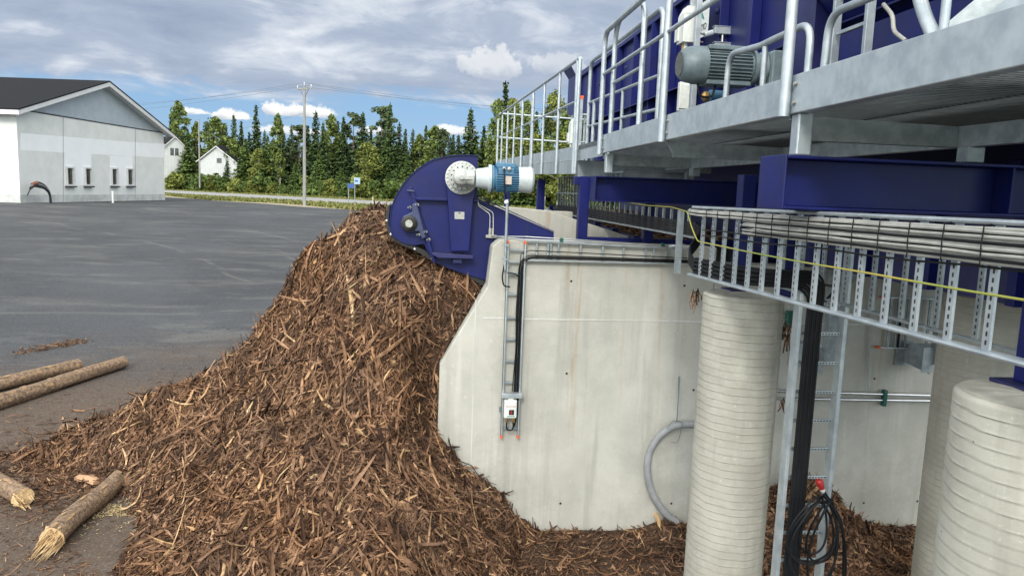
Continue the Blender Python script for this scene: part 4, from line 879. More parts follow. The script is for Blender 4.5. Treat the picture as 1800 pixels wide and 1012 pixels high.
pb_ = aX(1192, 170, 2.42); mb = MB(); mb.box(pb_.x, pb_.x+.10, pb_.y-.03, pb_.y+.03, pb_.z-.14, pb_.z+.14); mb.box(pb_.x-.001, pb_.x+.101, pb_.y-.045, pb_.y-.0305, pb_.z-.12, pb_.z+.12)
tag(mb.build('junction_box', whitep, None, False, .006), 'upright pale junction box below the fan end of the grey gear motor', 'junction box')
vv = aX(1245, 170, 2.5); t = thing('oil_pump', vv, 'small blue pump with brass fitting under the grey gear motor', 'pump')
mb = MB(); mb.lathe(vv, (1, 0, 0), [(0, .045), (.01, .06), (.15, .06), (.16, .03)], 20); mb.build('body', mblue, t, True)
mb = MB(); mb.lathe(vv-Vector((.06, 0, 0)), (1, 0, 0), [(0, .02), (.02, .045), (.05, .045), (.058, .03)], 8); mb.build('fitting', brass, t)
# small ladder-like tray and curved conduit on hopper right
t = thing('cable_ladder', (2.55, 4.3, .65), 'short upright cable ladder in front of the hopper opening, top right', 'cable ladder')
for px in (1466, 1523):
    p = aX(px, 90, 2.5); mb = MB(); mb.bar((2.5, p.y, .64), (2.5, p.y, 2.2), .05, .03); mb.build('side_rail', galv, t, False, .002)
ya, yb = aX(1466, 90, 2.5).y, aX(1523, 90, 2.5).y
for z in (1.05, 1.30, 1.55): mb = MB(); mb.bar((2.5, ya-.03, z), (2.5, yb+.03, z), .02, .02); mb.build('rung', galv, t)
mb = MB(); mb.tube(fil([aX(1553, 8, 2.6), aX(1570, 28, 2.6), aX(1570, 55, 2.6), aX(1592, 72, 2.6)], .05), .012, 8); tag(mb.build('conduit', cgrey, None, True), 'thin pale curved conduit against the blue hopper, top right', 'conduit')
# bark spilling inside hopper opening is added with the bark strips below
# ------------------------------------------------------------------ conveyor head (blue) with its drive
PY = 8.15
def zp3(x, y): return (660+x/3.6143, 240+y/3.6143)
def hp_(x, y, Y=PY): a, c = zp3(x, y); return aY(a, c, Y)
t = thing('conveyor_head', hp_(500, 400), 'rounded dark blue conveyor head with gear motor, hanging over the bark heap', 'conveyor')
HD = t
arc = [(650, 125), (600, 121), (560, 121), (500, 123), (430, 133), (360, 153), (310, 181), (262, 214), (215, 258), (175, 308), (142, 360), (117, 412), (101, 465), (95, 520), (94, 575), (106, 618), (128, 645), (160, 667), (200, 684), (250, 690), (308, 680)]
body = arc+[(325, 720), (352, 760), (378, 800), (470, 838), (560, 868), (640, 893), (712, 915), (720, 820), (724, 700), (1133, 690), (1133, 606), (920, 515), (790, 456), (660, 398), (648, 385)]
mb = MB(); mb.prism([hp_(*q) for q in body], (0, .012, 0)); mb.build('side_plate', blue, t)
mb = MB(); mb.prism([hp_(*q, PY)+Vector((0, 1.2, 0)) for q in body], (0, .012, 0)); mb.build('side_plate', blue, t)
# drum cover between the plates
mb = MB()
for i in range(len(arc)-5):
    a, c = hp_(*arc[i]), hp_(*arc[i+1]); mb.add([a+Vector((0, -.02, 0)), c+Vector((0, -.02, 0)), c+Vector((0, 1.22, 0)), a+Vector((0, 1.22, 0))], [(0, 1, 2, 3)])
    n_ = Vector((c.z-a.z, 0, a.x-c.x)).normalized()*.008
    mb.add([a+n_+Vector((0, -.02, 0)), c+n_+Vector((0, -.02, 0)), c-n_*.2+Vector((0, -.02, 0)), a-n_*.2+Vector((0, -.02, 0))], [(0, 1, 2, 3)])
mb.build('cover_sheet', blue, t, True)
mb = MB(); mb.prism([hp_(648, 385), hp_(1133, 604), hp_(1133, 600), hp_(652, 378)], (0, -.035, 0)); mb.prism([hp_(655, 398, PY-.05), hp_(715, 425, PY-.05), hp_(716, 436, PY-.05), hp_(655, 410, PY-.05)], (0, .05, 0)); mb.build('edge_flange', blue, t)
# belt below
bl_o = [(78, 436), (63, 515), (66, 570), (84, 622), (110, 655), (170, 690), (235, 716), (300, 752), (350, 785), (430, 818), (520, 858), (610, 905), (700, 958), (712, 930)]
bl_i = [(92, 440), (84, 515), (86, 570), (104, 618), (128, 646), (180, 676), (245, 692), (312, 722), (360, 765), (440, 800), (530, 838), (620, 880), (705, 925), (712, 922)]
mb = MB()
for i in range(len(bl_o)-1):
    mb.prism([hp_(*bl_o[i], PY+.03), hp_(*bl_o[i+1], PY+.03), hp_(*bl_i[i+1], PY+.03), hp_(*bl_i[i], PY+.03)], (0, 1.1, 0))
mb.build('belt', dark, t)
mb = MB()
for q in ((72, 535), (98, 622), (250, 716), (360, 775), (520, 846)): mb.lathe(hp_(*q, PY+.025), (0, -1, 0), [(0, .014), (.01, .014), (.012, .008)], 8)
mb.each('belt_bolt', steel, t)
# gusset box, stiffeners
mb = MB(); mb.prism([hp_(*q, PY-.001) for q in ((450, 300), (478, 722), (590, 722), (618, 398), (648, 300))], (0, -.13, 0)); mb.build('drive_bracket', blue, t, False, .006)
mb = MB(); mb.prism([hp_(*q, PY-.001) for q in ((248, 386), (455, 392), (455, 408), (262, 402))], (0, -.09, 0)); mb.prism([hp_(*q, PY-.001) for q in ((620, 402), (648, 402), (648, 412), (620, 412))], (0, -.09, 0)); mb.each('stiffener', blue, t, False, .003)
mb = MB(); mb.prism([hp_(*q, PY-.001) for q in ((356, 728), (612, 746), (616, 768), (400, 762), (360, 742))], (0, -.17, 0)); mb.prism([hp_(*q, PY-.001) for q in ((490, 770), (546, 770), (546, 798), (490, 796))], (0, -.12, 0)); mb.build('foot_plate', blued, t, False, .004)
mb = MB(); mb.prism([hp_(*q, PY-.001) for q in ((206, 326), (232, 320), (262, 396), (250, 410), (236, 392))], (0, -.05, 0)); mb.prism([hp_(*q, PY-.001) for q in ((318, 655), (342, 650), (384, 798), (362, 794))], (0, -.09, 0)); mb.prism([hp_(*q, PY-.001) for q in ((232, 400), (262, 404), (338, 640), (318, 655))], (0, -.055, 0)); mb.build('tension_rail', blue, t, False, .004)
mb = MB()
for q in ((206, 344), (240, 348), (330, 345)): pass
mb.tube([hp_(200, 343, PY-.06), hp_(246, 348, PY-.06)], .011, 8); mb.build('adjuster_bolt', bluegrey, t, True)
# bearing
bc = hp_(216, 550)
mb = MB(); mb.prism([hp_(*q, PY-.056) for q in ((232, 430), (262, 418), (322, 640), (296, 652), (276, 600), (220, 606), (172, 580), (160, 545), (178, 505), (232, 480))], (0, -.05, 0)); brg = mb.build('bearing', bluegrey, t, False, .010)
mb = MB(); mb.lathe((bc.x, PY-.10, bc.z), (0, -1, 0), [(0, .088), (.02, .088), (.035, .070), (.036, .062), (.05, .06)], 36); mb.build('bearing_ring', dark, brg, True)
mb = MB(); mb.lathe((bc.x, PY-.13, bc.z), (0, -1, 0), [(0, .042), (.05, .042), (.054, .038)], 28); mb.build('shaft_end', steel, brg, True)
mb = MB()
for q in ((221, 450), (269, 433), (276, 622), (323, 604), (341, 653)):
    c = hp_(*q, PY-.06); mb.lathe(c, (0, -1, 0), [(0, .016), (.03, .016), (.032, .014)], 6); mb.lathe(c+Vector((0, -.03, 0)), (-.6, -.8, 0), [(0, .009), (.035, .009)], 8)
mb.each('bolt', steel, brg)
mb = MB(); mb.prism([hp_(*q, PY-.1335) for q in ((503, 478), (565, 479), (564, 525), (503, 524))], (0, -.002, 0)); npl = mb.build('rating_plate', label_m, t)
mb = MB(); c = hp_(534, 486, PY-.1357)
mb.prism([c+Vector((-.02, 0, -.008)), c+Vector((.02, 0, -.008)), c+Vector((0, 0, .010))], (0, -.001, 0)); mb.build('plate_mark', mat('ink_blue', (.05, .07, .13)), npl)
# gearbox and motor
gc = hp_(548, 262, PY-.16); Yg = PY-.14
mb = MB(); c0 = Vector((gc.x, Yg, gc.z)); mb.lathe(c0, (0, -1, 0), [(0, .176), (.022, .176), (.024, .172), (.028, .135), (.055, .135), (.058, .118), (.10, .112), (.105, .128), (.125, .128), (.13, .10), (.17, .092), (.20, .088)], 48); gb = mb.build('gearbox', gbox, t, True)
mb = MB()
for k_ in range(24):
    th = 2*math.pi*k_/24; mb.lathe(c0+Vector((math.cos(th)*.156, -.022, math.sin(th)*.156)), (0, -1, 0), [(0, .009), (.010, .009), (.011, .006)], 6)
mb.each('flange_bolt', steel, gb)
mb = MB()
for k_ in range(14):
    th = 2*math.pi*(k_+.5)/14; mb.lathe(c0+Vector((math.cos(th)*.115, -.124, math.sin(th)*.115)), (0, -1, 0), [(0, .008), (.010, .008), (.011, .005)], 6)
mb.each('cover_bolt', dark, gb)
YA = c0.y-.20
hx = aY(811, 312, YA-.0); ax0 = Vector((hx.x, YA, hx.z)); av = Vector((1, 0, .0))
mb = MB(); mb.lathe(ax0-av*.02, av, [(0, .05), (.01, .072), (.10, .078), (.15, .088)], 28); mb.lathe(ax0+Vector((0, .05, 0)), (0, -1, 0), [(0, .085), (.09, .083), (.12, .065), (.135, .028), (.14, .024), (.16, .022)], 28); mb.box(ax0.x-.01, ax0.x+.12, YA-.09, YA-.03, ax0.z-.018, ax0.z+.018); mb.build('angle_drive', gbox, t, True, 0)
sY = lambda px: aY(px, 314, YA).x-ax0.x
mb = MB(); mb.lathe(ax0, av, [(sY(836), .088), (sY(838), .098), (sY(854), .112), (sY(858), .118), (sY(858.5), .145), (sY(863), .145)], 36); mb.build('adapter', mlight, t, True)
m0, m1, m2 = sY(864), sY(910), sY(938)
mb = MB(); mb.lathe(ax0, av, [(m0, .140), (m0+.02, .140), (m0+.03, .118), (m1, .116)], 36); mo = mb.build('motor_body', mblue, t, True)
mb = MB()
for k_ in range(34):
    th = 2*math.pi*k_/34; n_ = Vector((0, math.cos(th), math.sin(th))); c = ax0+av*(m0+.045)+n_*.126; mb.bar(c, ax0+av*m1+n_*.126, .0055, .026, n_)
mb.build('cooling_fins', mblue, mo)
mb = MB(); mb.box(ax0.x+m0+.04, ax0.x+m1-.03, YA-.075, YA+.075, ax0.z+.115, ax0.z+.165); mb.box(ax0.x+m0+.06, ax0.x+m1-.05, YA-.12, YA-.09, ax0.z+.05, ax0.z+.11); mb.each('terminal_box', mblue, mo, False, .008)
mb = MB(); mb.lathe(ax0, av, [(m1+.001, .130), (m1+.07, .134), (m1+.10, .134), (m1+.105, .138), (m2-.03, .138), (m2-.008, .120), (m2, .100)], 40); mb.build('fan_cowl', mlight, t, True)
lp = aY(894, 317, YA-.14); mb = MB(); mb.box(lp.x-.032, lp.x+.032, YA-.147, YA-.144, lp.z-.042, lp.z+.042); mb.box(lp.x-.02, lp.x+.02, YA-.1439, YA-.11, lp.z-.03, lp.z+.03); mb.build('rating_plate', mat('plate_pink', (.55, .48, .42), (.45, .40, .36), .5, .1, 60), mo)
cp = aY(886, 296, YA-.13)
mb = MB(); mb.lathe(cp, (0, -1, 0), [(-.03, .016), (.02, .016), (.022, .01)], 10); mb.lathe(cp+Vector((.055, 0, -.003)), (0, -1, 0), [(-.03, .02), (.016, .02), (.02, .014)], 12); mb.build('cable_gland', label_m, mo, True)
mb = MB(); mb.tube(fil([cp+Vector((0, -.02, 0)), aY(887, 320, YA-.20), aY(887, 341, 7.62), aY(892, 352, 7.66)], .05), .008, 8); mb.build('motor_cable', cblack, t, True)
# pair of thin blue-white lines on the head
mb = MB()
for o_ in (0, 10): mb.tube(fil([hp_(650-0*o_, 400+2*o_, PY-.03), hp_(655, 430+o_, PY-.03), hp_(748-2*o_, 482+o_, PY-.03), hp_(748-2.2*o_, 590, PY-.03)], .03, 4), .004, 6)
mb.build('sensor_tube', whitep, t, True)
mb = MB()
c = hp_(726, 612, PY-.04); mb.box(c.x-.012, c.x+.012, c.y-.02, c.y+.02, c.z-.04, c.z+.05); c = hp_(744, 612, PY-.04); mb.box(c.x-.012, c.x+.012, c.y-.02, c.y+.02, c.z-.04, c.z+.05); c = hp_(735, 634, PY-.04); mb.box(c.x-.06, c.x+.06, c.y-.025, c.y+.02, c.z-.016, c.z+.016); mb.build('sensor_block', label_m, t, False, .003)
# ------------------------------------------------------------------ cable ladders on the wall
t = thing('cable_ladder', wp(900, 700), 'narrow upright cable ladder with black cables fixed to the concrete wall', 'cable ladder')
LY = WY-.05
def wl(px, py, Y=LY): return aY(px, py, Y)
xa, xb = wl(893, 425).x, wl(923, 425).x; zb_ = wl(880, 768).z; zt_ = wl(893, 428).z
for x in (xa, xb):
    mb = MB(); mb.box(x-.008, x+.008, LY-.035, LY+.02, zb_+.03, zt_); mb.box(x-.008, x-.006, LY-.034, LY+.02, zb_+.03, zt_)
    s_ = mb.build('side_rail', galv, t, False, .002)
    mb = MB(); mb.box(x-.011, x+.011, LY-.038, LY+.023, zb_-.005, zb_+.029); mb.box(x-.011, x+.011, LY-.038, LY+.023, zt_+.001, zt_+.03); mb.build('end_cap', orange, s_, False, .002)
for py in (439, 460, 480, 517, 558, 596, 634, 672, 715, 752):
    z = wl(905, py).z; mb = MB(); mb.box(xa+.0085, xb-.0085, LY-.012, LY+.012, z-.011, z+.011); mb.build('rung', galvd, t, False, .002)
mb = MB()
for x in (xa, xb): mb.box(x-.03, x-.0085, LY+.021, WY-.001, zb_+.28, zb_+.33); mb.box(x-.03, x-.0085, LY+.021, WY-.001, zt_-.3, zt_-.25)
mb.each('wall_bracket', galvd, t)
zc = wl(900, 693).z
mb = MB(); mb.box(xa-.02, xb+.02, LY-.11, LY-.038, zc-.012, zc+.035); mb.build('rain_hood', galv, t, False, .003)
mb = MB()
# ---- cables over both ladders
t3 = thing('cable_ladder', wl(1060, 440), 'horizontal cable ladder along the top of the concrete wall', 'cable ladder')
def hz(x, top): a = (wl(925, 423), wl(1206, 437)) if top else (wl(925, 457), wl(1206, 464)); f_ = (x-a[0].x)/(a[1].x-a[0].x); return a[0].z*(1-f_)+a[1].z*f_
x0h, x1h = xb+.02, wl(1208, 440).x
for top in (True, False): mb = MB(); mb.bar((x0h, LY, hz(x0h, top)), (x1h, LY, hz(x1h, top)), .055, .016, (0, 0, 1)); mb.build('side_rail', galv, t3, False, .002)
for px in (943, 963, 968, 981, 1020, 1059, 1096, 1135, 1149, 1171, 1196):
    x = wl(px, 445).x; mb = MB(); mb.box(x-.011, x+.011, LY-.012, LY+.012, hz(x, False)+.009, hz(x, True)-.009); mb.build('rung', galvd, t3, False, .002)
cz = hz(x0h, False)+.028
cs = thing('cable_run', (xb-.04, LY-.03, -1.5), 'black cables dropping from the wall-top ladder to the small switch box', 'cables')
for k_ in range(4):
    y = LY-.030-.011*(k_ % 2); x = xb-.022-.013*k_; zz_ = cz+.013*(k_ % 3)
    mb = MB(); mb.tube(fil([(x, y, zc+.04), (x, y, zz_), (x1h+.02, y, hz(x1h, False)+.02+.012*(k_ % 3))], .14, 8), .0062, 8); mb.build('cable', cblack, cs, True)
x = (xa+xb)/2+.02
mb = MB(); mb.tube([(x-.01, LY-.02, zc+.04), (x+.012, LY-.025, zc+.5), (x+.0, LY-.02, zc+.9), (x+.008, LY-.022, zc+1.2), (x+.03, LY-.022, hz(x0h, True)-.14), (x+.12, LY-.022, hz(x0h, True)-.10), (x1h, LY-.022, hz(x1h, True)-.10)], .005, 8); mb.build('cable', cblack, cs, True)
mb = MB(); mb.tube(fil([(xa-.0, LY-.045, wl(880, 478).z), (xb-.06, LY-.045, wl(880, 480).z), (xb-.05, LY-.045, wl(880, 560).z)], .07), .006, 8); mb.build('cable', cblack, cs, True)
# switch box
sx, sz = wl(897, 717, LY-.08).x, wl(897, 717, LY-.08).z
t4 = thing('switch_box', (sx, LY-.09, sz), 'small white safety switch box with black dial at the foot of the wall ladder', 'switch box')
mb = MB(); mb.box(sx-.068, sx+.068, LY-.115, LY-.037, sz-.105, sz+.095); mb.build('housing', whitep, t4, False, .014, 3)
mb = MB(); mb.box(sx-.03, sx+.03, LY-.1, LY-.05, sz+.0955, sz+.12); mb.build('lug', whitep, t4, False, .004)
mb = MB(); mb.box(sx-.018, sx+.038, LY-.1165, LY-.1155, sz-.065, sz-.008); mb.box(sx-.018, sx+.038, LY-.117, LY-.1166, sz-.065, sz-.008); pl = mb.build('dial_plate', dark, t4)
mb = MB(); mb.box(sx+.002, sx+.018, LY-.130, LY-.1175, sz-.055, sz-.02); mb.build('knob', red, t4, False, .003)
mb = MB(); mb.box(sx-.050, sx+.055, LY-.1172, LY-.1155, sz+.026, sz+.031); mb.build('red_line', red, t4)
mb = MB(); mb.box(sx-.038, sx+.048, LY-.1172, LY-.1155, sz-.084, sz-.076); mb.build('green_mark', tealm, t4)
for dx_ in (-.035, .035):
    mb = MB(); mb.lathe((sx+dx_, LY-.08, sz-.106), (0, 0, -1), [(0, .017), (.02, .017), (.021, .012), (.05, .012), (.055, .009)], 10); mb.build('cable_gland', brass, t4, True)
mb = MB(); mb.tube(fil([(sx-.035, LY-.08, sz-.16), (sx-.033, LY-.08, sz-.24), (sx+.035, LY-.08, sz-.25), (sx+.04, LY-.08, sz-.16)], .06), .008, 8); mb.tube(fil([(sx+.035, LY-.07, sz-.16), (sx+.05, LY-.06, sz-.22), (sx+.075, LY-.05, sz-.1), (sx+.078, LY-.045, sz+.15)], .05), .008, 8); mb.build('cable_loop', cblack, t4, True)
# pole carrying the motor cable
a, c = aY(892, 350, 7.66), aY(887, 474, 7.66)
t5 = thing('cable_pole', c, 'slim galvanised conduit rising from the wall top to the conveyor motor', 'conduit')
mb = MB(); mb.tube([Vector((a.x, 7.66, c.z)), Vector((a.x, 7.66, a.z))], .015, 10); mb.build('tube', galvd, t5, True)
mb = MB(); mb.lathe(Vector((a.x-.012, 7.655, a.z-.03)), (0, -1, 0), [(0, .022), (.01, .022), (.011, .012), (.03, .012)], 12); mb.build('clamp', whitep, t5, True)
mb = MB(); mb.box(a.x-.03, a.x+.03, 7.64, 7.7, c.z+.10, c.z+.115); mb.box(a.x-.03, a.x+.03, 7.64, 7.7, c.z+.25, c.z+.265); mb.each('bracket', galvd, t5)
mb = MB(); mb.tube(fil([(a.x-.01, 7.66, c.z+.05), (a.x-.03, 7.64, c.z-.08), (a.x-.01, 7.64, c.z-.17), (a.x+.06, 7.66, c.z-.18)], .06), .008, 8); mb.build('cable', cblack, t5, True)
# silver pipes along the wall top
t6 = thing('sensor_pipe', (1.8, 7.7, -.45), 'thin silver pipes with green clips along the top edge of the concrete wall', 'pipe')
for k_ in range(2):
    p = [hp_(735, 632, PY-.07), aY(924, 421-k_*5, 7.72), aY(1040, 426-k_*3, 7.72), aY(1175, 434-k_*2, 7.72), aY(1204, 430, 7.6)]
    mb = MB(); mb.tube(p, .006, 8); mb.build('pipe', pipe_m, t6, True)
mb = MB()
for px in (987, 1165): c = aY(px, 421 if px < 1100 else 430, 7.71); mb.box(c.x-.018, c.x+.018, 7.69, 7.74, c.z-.02, c.z+.016)
mb.each('clip', green, t6, False, .003)
# ------------------------------------------------------------------ long near cable ladder (on edge, running away)
LX = 2.1
NL = thing('cable_ladder', (LX, 4.2, -.3), 'long cable ladder on edge close by, loaded with grey cables, sloping across the right', 'cable ladder')
zt2 = lambda y: -.040-.012*(y-2)/3.7*2; zb2 = lambda y: -.528-.020*(y-2)
for f_ in (zt2, zb2):
    mb = MB(); mb.prism([(LX-.004, 1.2, f_(1.2)-.010), (LX-.004, 5.75, f_(5.75)-.010), (LX-.004, 5.75, f_(5.75)+.010), (LX-.004, 1.2, f_(1.2)+.010)], (.05, 0, 0)); mb.tube([(LX-.004, 1.2, f_(1.2)), (LX-.004, 5.75, f_(5.75))], .011, 8); mb.build('side_rail', galv, NL, True)
def rung(parent, X, y, z0, z1, mt=galv, slots=True):
    mb = MB(); mb.box(X-.002, X+.022, y-.002, y+.001, z0, z1); mb.box(X-.0035, X-.002, y-.019, y+.019, z0, z1); rg = mb.build('rung', mt, parent)
    if slots:
        mb = MB(); z = z0+.02
        while z < z1-.03: mb.box(X-.0045, X-.0036, y-.0055, y+.0035, z, z+.018); z += .034
        mb.build('slots', dark, rg)
y = 5.55
ys_r = []
while y > 1.4:
    ys_r.append(y); y -= .215
for y in ys_r: rung(NL, LX+.012, y, zb2(y)+.011, zt2(y)-.011)
CB = thing('cable_bundle', (LX, 3.8, -.1), 'bundle of light grey cables tied along the long near cable ladder', 'cables')
r = random.Random(11)
for k_ in range(13):
    z0 = -.066-.0105*k_; xo = LX-.018-(.010 if k_ % 2 else 0)-r.uniform(0, .006); yend = 5.7 if k_ < 4 else 4.75+r.uniform(-.12, .05)
    mtk = cgrey if (k_ % 3 != 2) else cblack; rad = .0075 if mtk is cgrey else .006
    pts = []; y = 1.1
    while y < yend: pts.append((xo+r.uniform(-.0015, .0015), y, z0-.007*(y-2)+r.uniform(-.002, .002))); y += .18
    if k_ >= 4: pts.append((xo+.04, yend+.06, z0-.007*yend+.01)); pts.append((xo+.22, yend+.10, z0-.007*yend+.03))
    else: pts += [(xo+.03, 5.85, z0-.02), (xo+.12, 6.1, z0-.02)]
    mb = MB(); mb.tube(pts, rad, 8); mb.build('cable', mtk, CB, True)
y = 5.35
while y > 1.4:
    mb = MB(); zc_ = -.128-.007*(y-2); h_ = .076 if y < 4.75 else .03; zc_ = zc_ if y < 4.75 else -.082-.007*(y-2)
    mb.tube([(LX-.040, y, zc_+h_), (LX-.044, y, zc_), (LX-.040, y, zc_-h_)], .0028, 5); mb.tube([(LX-.040, y, zc_+h_), (LX+.0, y, zc_+h_+.004)], .0028, 5); mb.build('cable_tie', cblack, CB, True); y -= .215
for zz0, lb, mt_, rad in ((-.235, 'upper thin black cable on the long near ladder', cblack, .005), (-.275, 'lower thin black cable on the long near ladder', cblack, .005)):
    mb = MB(); mb.tube([(LX-.008+.004*(i % 2), 5.5-.36*i, zz0+.014*i*.5+.006*math.sin(i*1.7)) for i in range(12)], rad, 6); tag(mb.build('cable', mt_, None, True), lb, 'cable')
yp = [aX(px, py, LX-.012) for px, py in ((1208, 372), (1216, 400), (1226, 424), (1260, 431), (1317, 443), (1406, 460), (1521, 479), (1621, 497), (1700, 511), (1800, 527))]
ex = yp[-1]+(yp[-1]-yp[-2])*2; yf = [aX(1180, 364, LX+.2), aX(1137, 361, 2.3), aX(1080, 352, 2.3)]
mb = MB(); mb.tube(fil([*yf[::-1], *yp, ex], .05, 4), .005, 8); tag(mb.build('earth_cable', cyel, None, True), 'yellow and green earth cable running along the cable ladders', 'cable')
# second ladder behind
L2 = thing('cable_ladder', (2.75, 4.5, -.4), 'shaded second cable ladder behind the long near one', 'cable ladder')
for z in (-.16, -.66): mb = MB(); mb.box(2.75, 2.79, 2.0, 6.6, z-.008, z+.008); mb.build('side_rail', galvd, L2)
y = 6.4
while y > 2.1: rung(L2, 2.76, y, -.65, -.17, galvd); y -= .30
# black power cables: along the lower part then bending down the upright ladder
V5 = 4.72
BK = thing('cable_bundle', (2.4, V5, -1.5), 'thick band of black power cables bending down the upright ladder', 'cables')
for k_ in range(8):
    xo = LX+.026+.012*(k_ % 2); zo = lambda y: zb2(y)+.022+.0155*k_
    xv = aY(1409+k_*3.4, 640, V5-.04).x
    pts = [(xo, 5.72, zo(5.7)), (xo, 5.2, zo(5.2)), (xo+.02, 4.9, zo(4.9)), (xo+.14, 4.74-.01*k_, zo(4.8)+.0), (xv+.004, V5-.055-.004*(k_ % 2), zo(4.7)-.0), (xv, V5-.055-.004*(k_ % 2), -1.0), (xv, V5-.055, -3.9)]
    mb = MB(); mb.tube(fil(pts, .13, 6), .0098, 8); mb.build('cable', cblack, BK, True)
mb = MB(); mb.tube(fil([(3.4, 6.6, -.62), (3.0, 5.6, -.62), aY(1475, 505, 4.9), aY(1448, 530, 4.80), aY(1440, 580, 4.80), aY(1437, 640, 4.80)], .08), .010, 8); mb.build('cable', cblack, BK, True)
VL = thing('cable_ladder', (2.75, V5, -4), 'tall upright cable ladder standing on the bark beside the slender pile', 'cable ladder')
xl0, xl1 = aY(1402, 520, V5), aY(1482, 440, V5)
xl = aY(1384, 760, V5).x; xr = aY(1463, 760, V5).x
for x, zt_l in ((xl, -.60), (xr, -.22)): mb = MB(); mb.box(x-.014, x+.014, V5-.04, V5+.04, -3.95, zt_l); mb.build('side_rail', galv, VL, False, .003)
z = -3.75
while z < -.6:
    mb = MB(); mb.box(xl+.015, xr-.015, V5-.010, V5+.010, z-.0105, z+.0105); rg = mb.build('rung', galv, VL, False, .002)
    mb = MB(); xx = xl+.14
    while xx < xr-.03: mb.box(xx, xx+.012, V5-.0115, V5-.0101, z-.004, z+.004); xx += .022
    mb.build('slots', dark, rg); z += .205
# coiled cable with red plug on the ladder
cl = thing('coiled_cable', (2.9, 4.62, -3.0), 'coil of black cable with a red plug, hung on the upright ladder', 'coiled cable')
r = random.Random(4)
for k_ in range(6):
    c = aY(1438+r.uniform(-12, 16), 938+r.uniform(-16, 12), 4.60-.012*k_); tp = aY(1430+k_*7, 872+r.uniform(-4, 12), 4.60-.012*k_)
    ry_ = (tp.z-c.z); rx_ = r.uniform(.07, .175); pts = []
    for i in range(41):
        a = 2*math.pi*i/40; pts.append((c.x+rx_*math.sin(a)*(1-.25*math.cos(a))+.02*math.cos(a), c.y+.02*math.sin(a*2), c.z+ry_*math.cos(a)*(1.0 if math.cos(a) > 0 else .95+.1*k_)))
    mb = MB(); mb.tube(pts, .0078, 8, False); mb.build('loop', cblack, cl, True)
P_ = [aY(x, y, 4.55) for x, y in ((1447, 868), (1470, 900), (1484, 940), (1487, 985), (1486, 1015))]; mb = MB(); mb.tube(fil(P_, .1), .008, 8); mb.build('tail', cblack, cl, True)
P_ = [aY(x, y, 4.60) for x, y in ((1448, 862), (1466, 890), (1480, 915), (1483, 960), (1482, 1012))]; mb = MB(); mb.tube(fil(P_, .1), .008, 8); mb.build('tail', cblack, cl, True)
a, c = aY(1439, 843, 4.60), aY(1446, 861, 4.60); d_ = (c-a).normalized(); mb = MB(); mb.lathe(a, d_, [(0, .018), (.006, .024), (.015, .026), (.042, .026), (.046, .021), (.07, .019)], 20); mb.build('plug', red, cl, True)
mb = MB(); mb.lathe(a+d_*.0705, d_, [(0, .018), (.02, .016), (.028, .010)], 14); mb.build('plug_nut', whitep, cl, True)
# far ladder under the walkways
FL = thing('cable_ladder', (2.35, 10, -.2), 'far cable ladder with black cables, slung below the walkway behind the blue portal', 'cable ladder')
zb3 = lambda y: -.275; FX = 2.35
for z in (.30, .02, -.34): mb = MB(); mb.box(FX, FX+.03, 6.35 if z < 0 else 8.95, 13.8, z-.009, z+.009); mb.build('side_rail', galvd if z > 0 else galv, FL)
y = 6.6
while y < 13.8: rung(FL, FX+.02, y, -.33, .29 if y > 8.9 else -.10, galvd, False); y += .25
for k_ in range(6): mb = MB(); mb.tube([(FX-.012, 6.3, -.315+.021*k_), (FX-.012, 10, -.31+.021*k_), (FX-.012, 13.8, -.31+.021*k_)], .010, 6); mb.build('cable', cblack, FL, True)
mb = MB(); c = aY(1196, 370, 6.25); d2_ = aY(1196, 480, 6.25); mb.box(c.x-.02, c.x+.02, 6.2, 6.26, d2_.z, c.z); mb.build('end_post', galvd, FL)
for k_ in range(6):   # bend from the far ladder on to the near one
    mb = MB(); mb.tube(fil([(FX-.012, 6.35, -.315+.021*k_), (FX-.03, 6.1, -.36+.021*k_), (LX+.03, 5.9, -.50+.018*k_), (LX+.03, 5.70, zb2(5.7)+.022+.0155*k_)], .12), .0098, 8); mb.build('cable', cblack, FL, True)
# ------------------------------------------------------------------ right part of the wall: pipes, brackets, short ladder
BY = WY-.06
t = thing('wall_pipe', (5, BY, -2.15), 'pair of silver pipes running level along the shaded right part of the wall', 'pipe')
for py0, py1, bend in ((687, 696, True), (700, 705, False)):
    a, c = aY(1366, py0, BY), aY(1665, py1, BY); pts = [a, c, c+(c-a)*1.2]
    if bend: pts = [a+Vector((-.05, 0, .12)), a+Vector((-.03, 0, .02))]+pts
    mb = MB(); mb.tube(fil(pts, .04), .017, 12); mb.build('pipe', pipe_m, t, True)
c = aY(1556, 699, BY-.02); mb = MB(); mb.box(c.x-.022, c.x+.022, BY-.03, BY+.03, c.z-.10, c.z+.09); mb.build('clamp', green, t, False, .006)
c = aY(1390, 560, BY); t = thing('pipe_clamp', c, 'dark green pipe clamp with short pipes near the top of the slender pile', 'pipe clamp')
mb = MB(); mb.box(c.x-.055, c.x+.055, BY-.05, BY+.03, c.z-.10, c.z+.09); mb.build('clamp_body', green, t, False, .008)
mb = MB()
for dz_ in (-.07, 0, .06, -.14): mb.tube([c+Vector((-.13, 0, dz_)), c+Vector((-.056, 0, dz_))], .012, 8)
mb.each('pipe_stub', pipe_m, t, True)
t = thing('cable_ladder', aY(1600, 570, BY), 'short cable ladder with red end caps fixed level to the shaded wall', 'cable ladder')
ra0, ra1, rb0, rb1 = aY(1554, 522, BY), aY(1665, 526, BY), aY(1546, 610, BY), aY(1655, 613, BY)
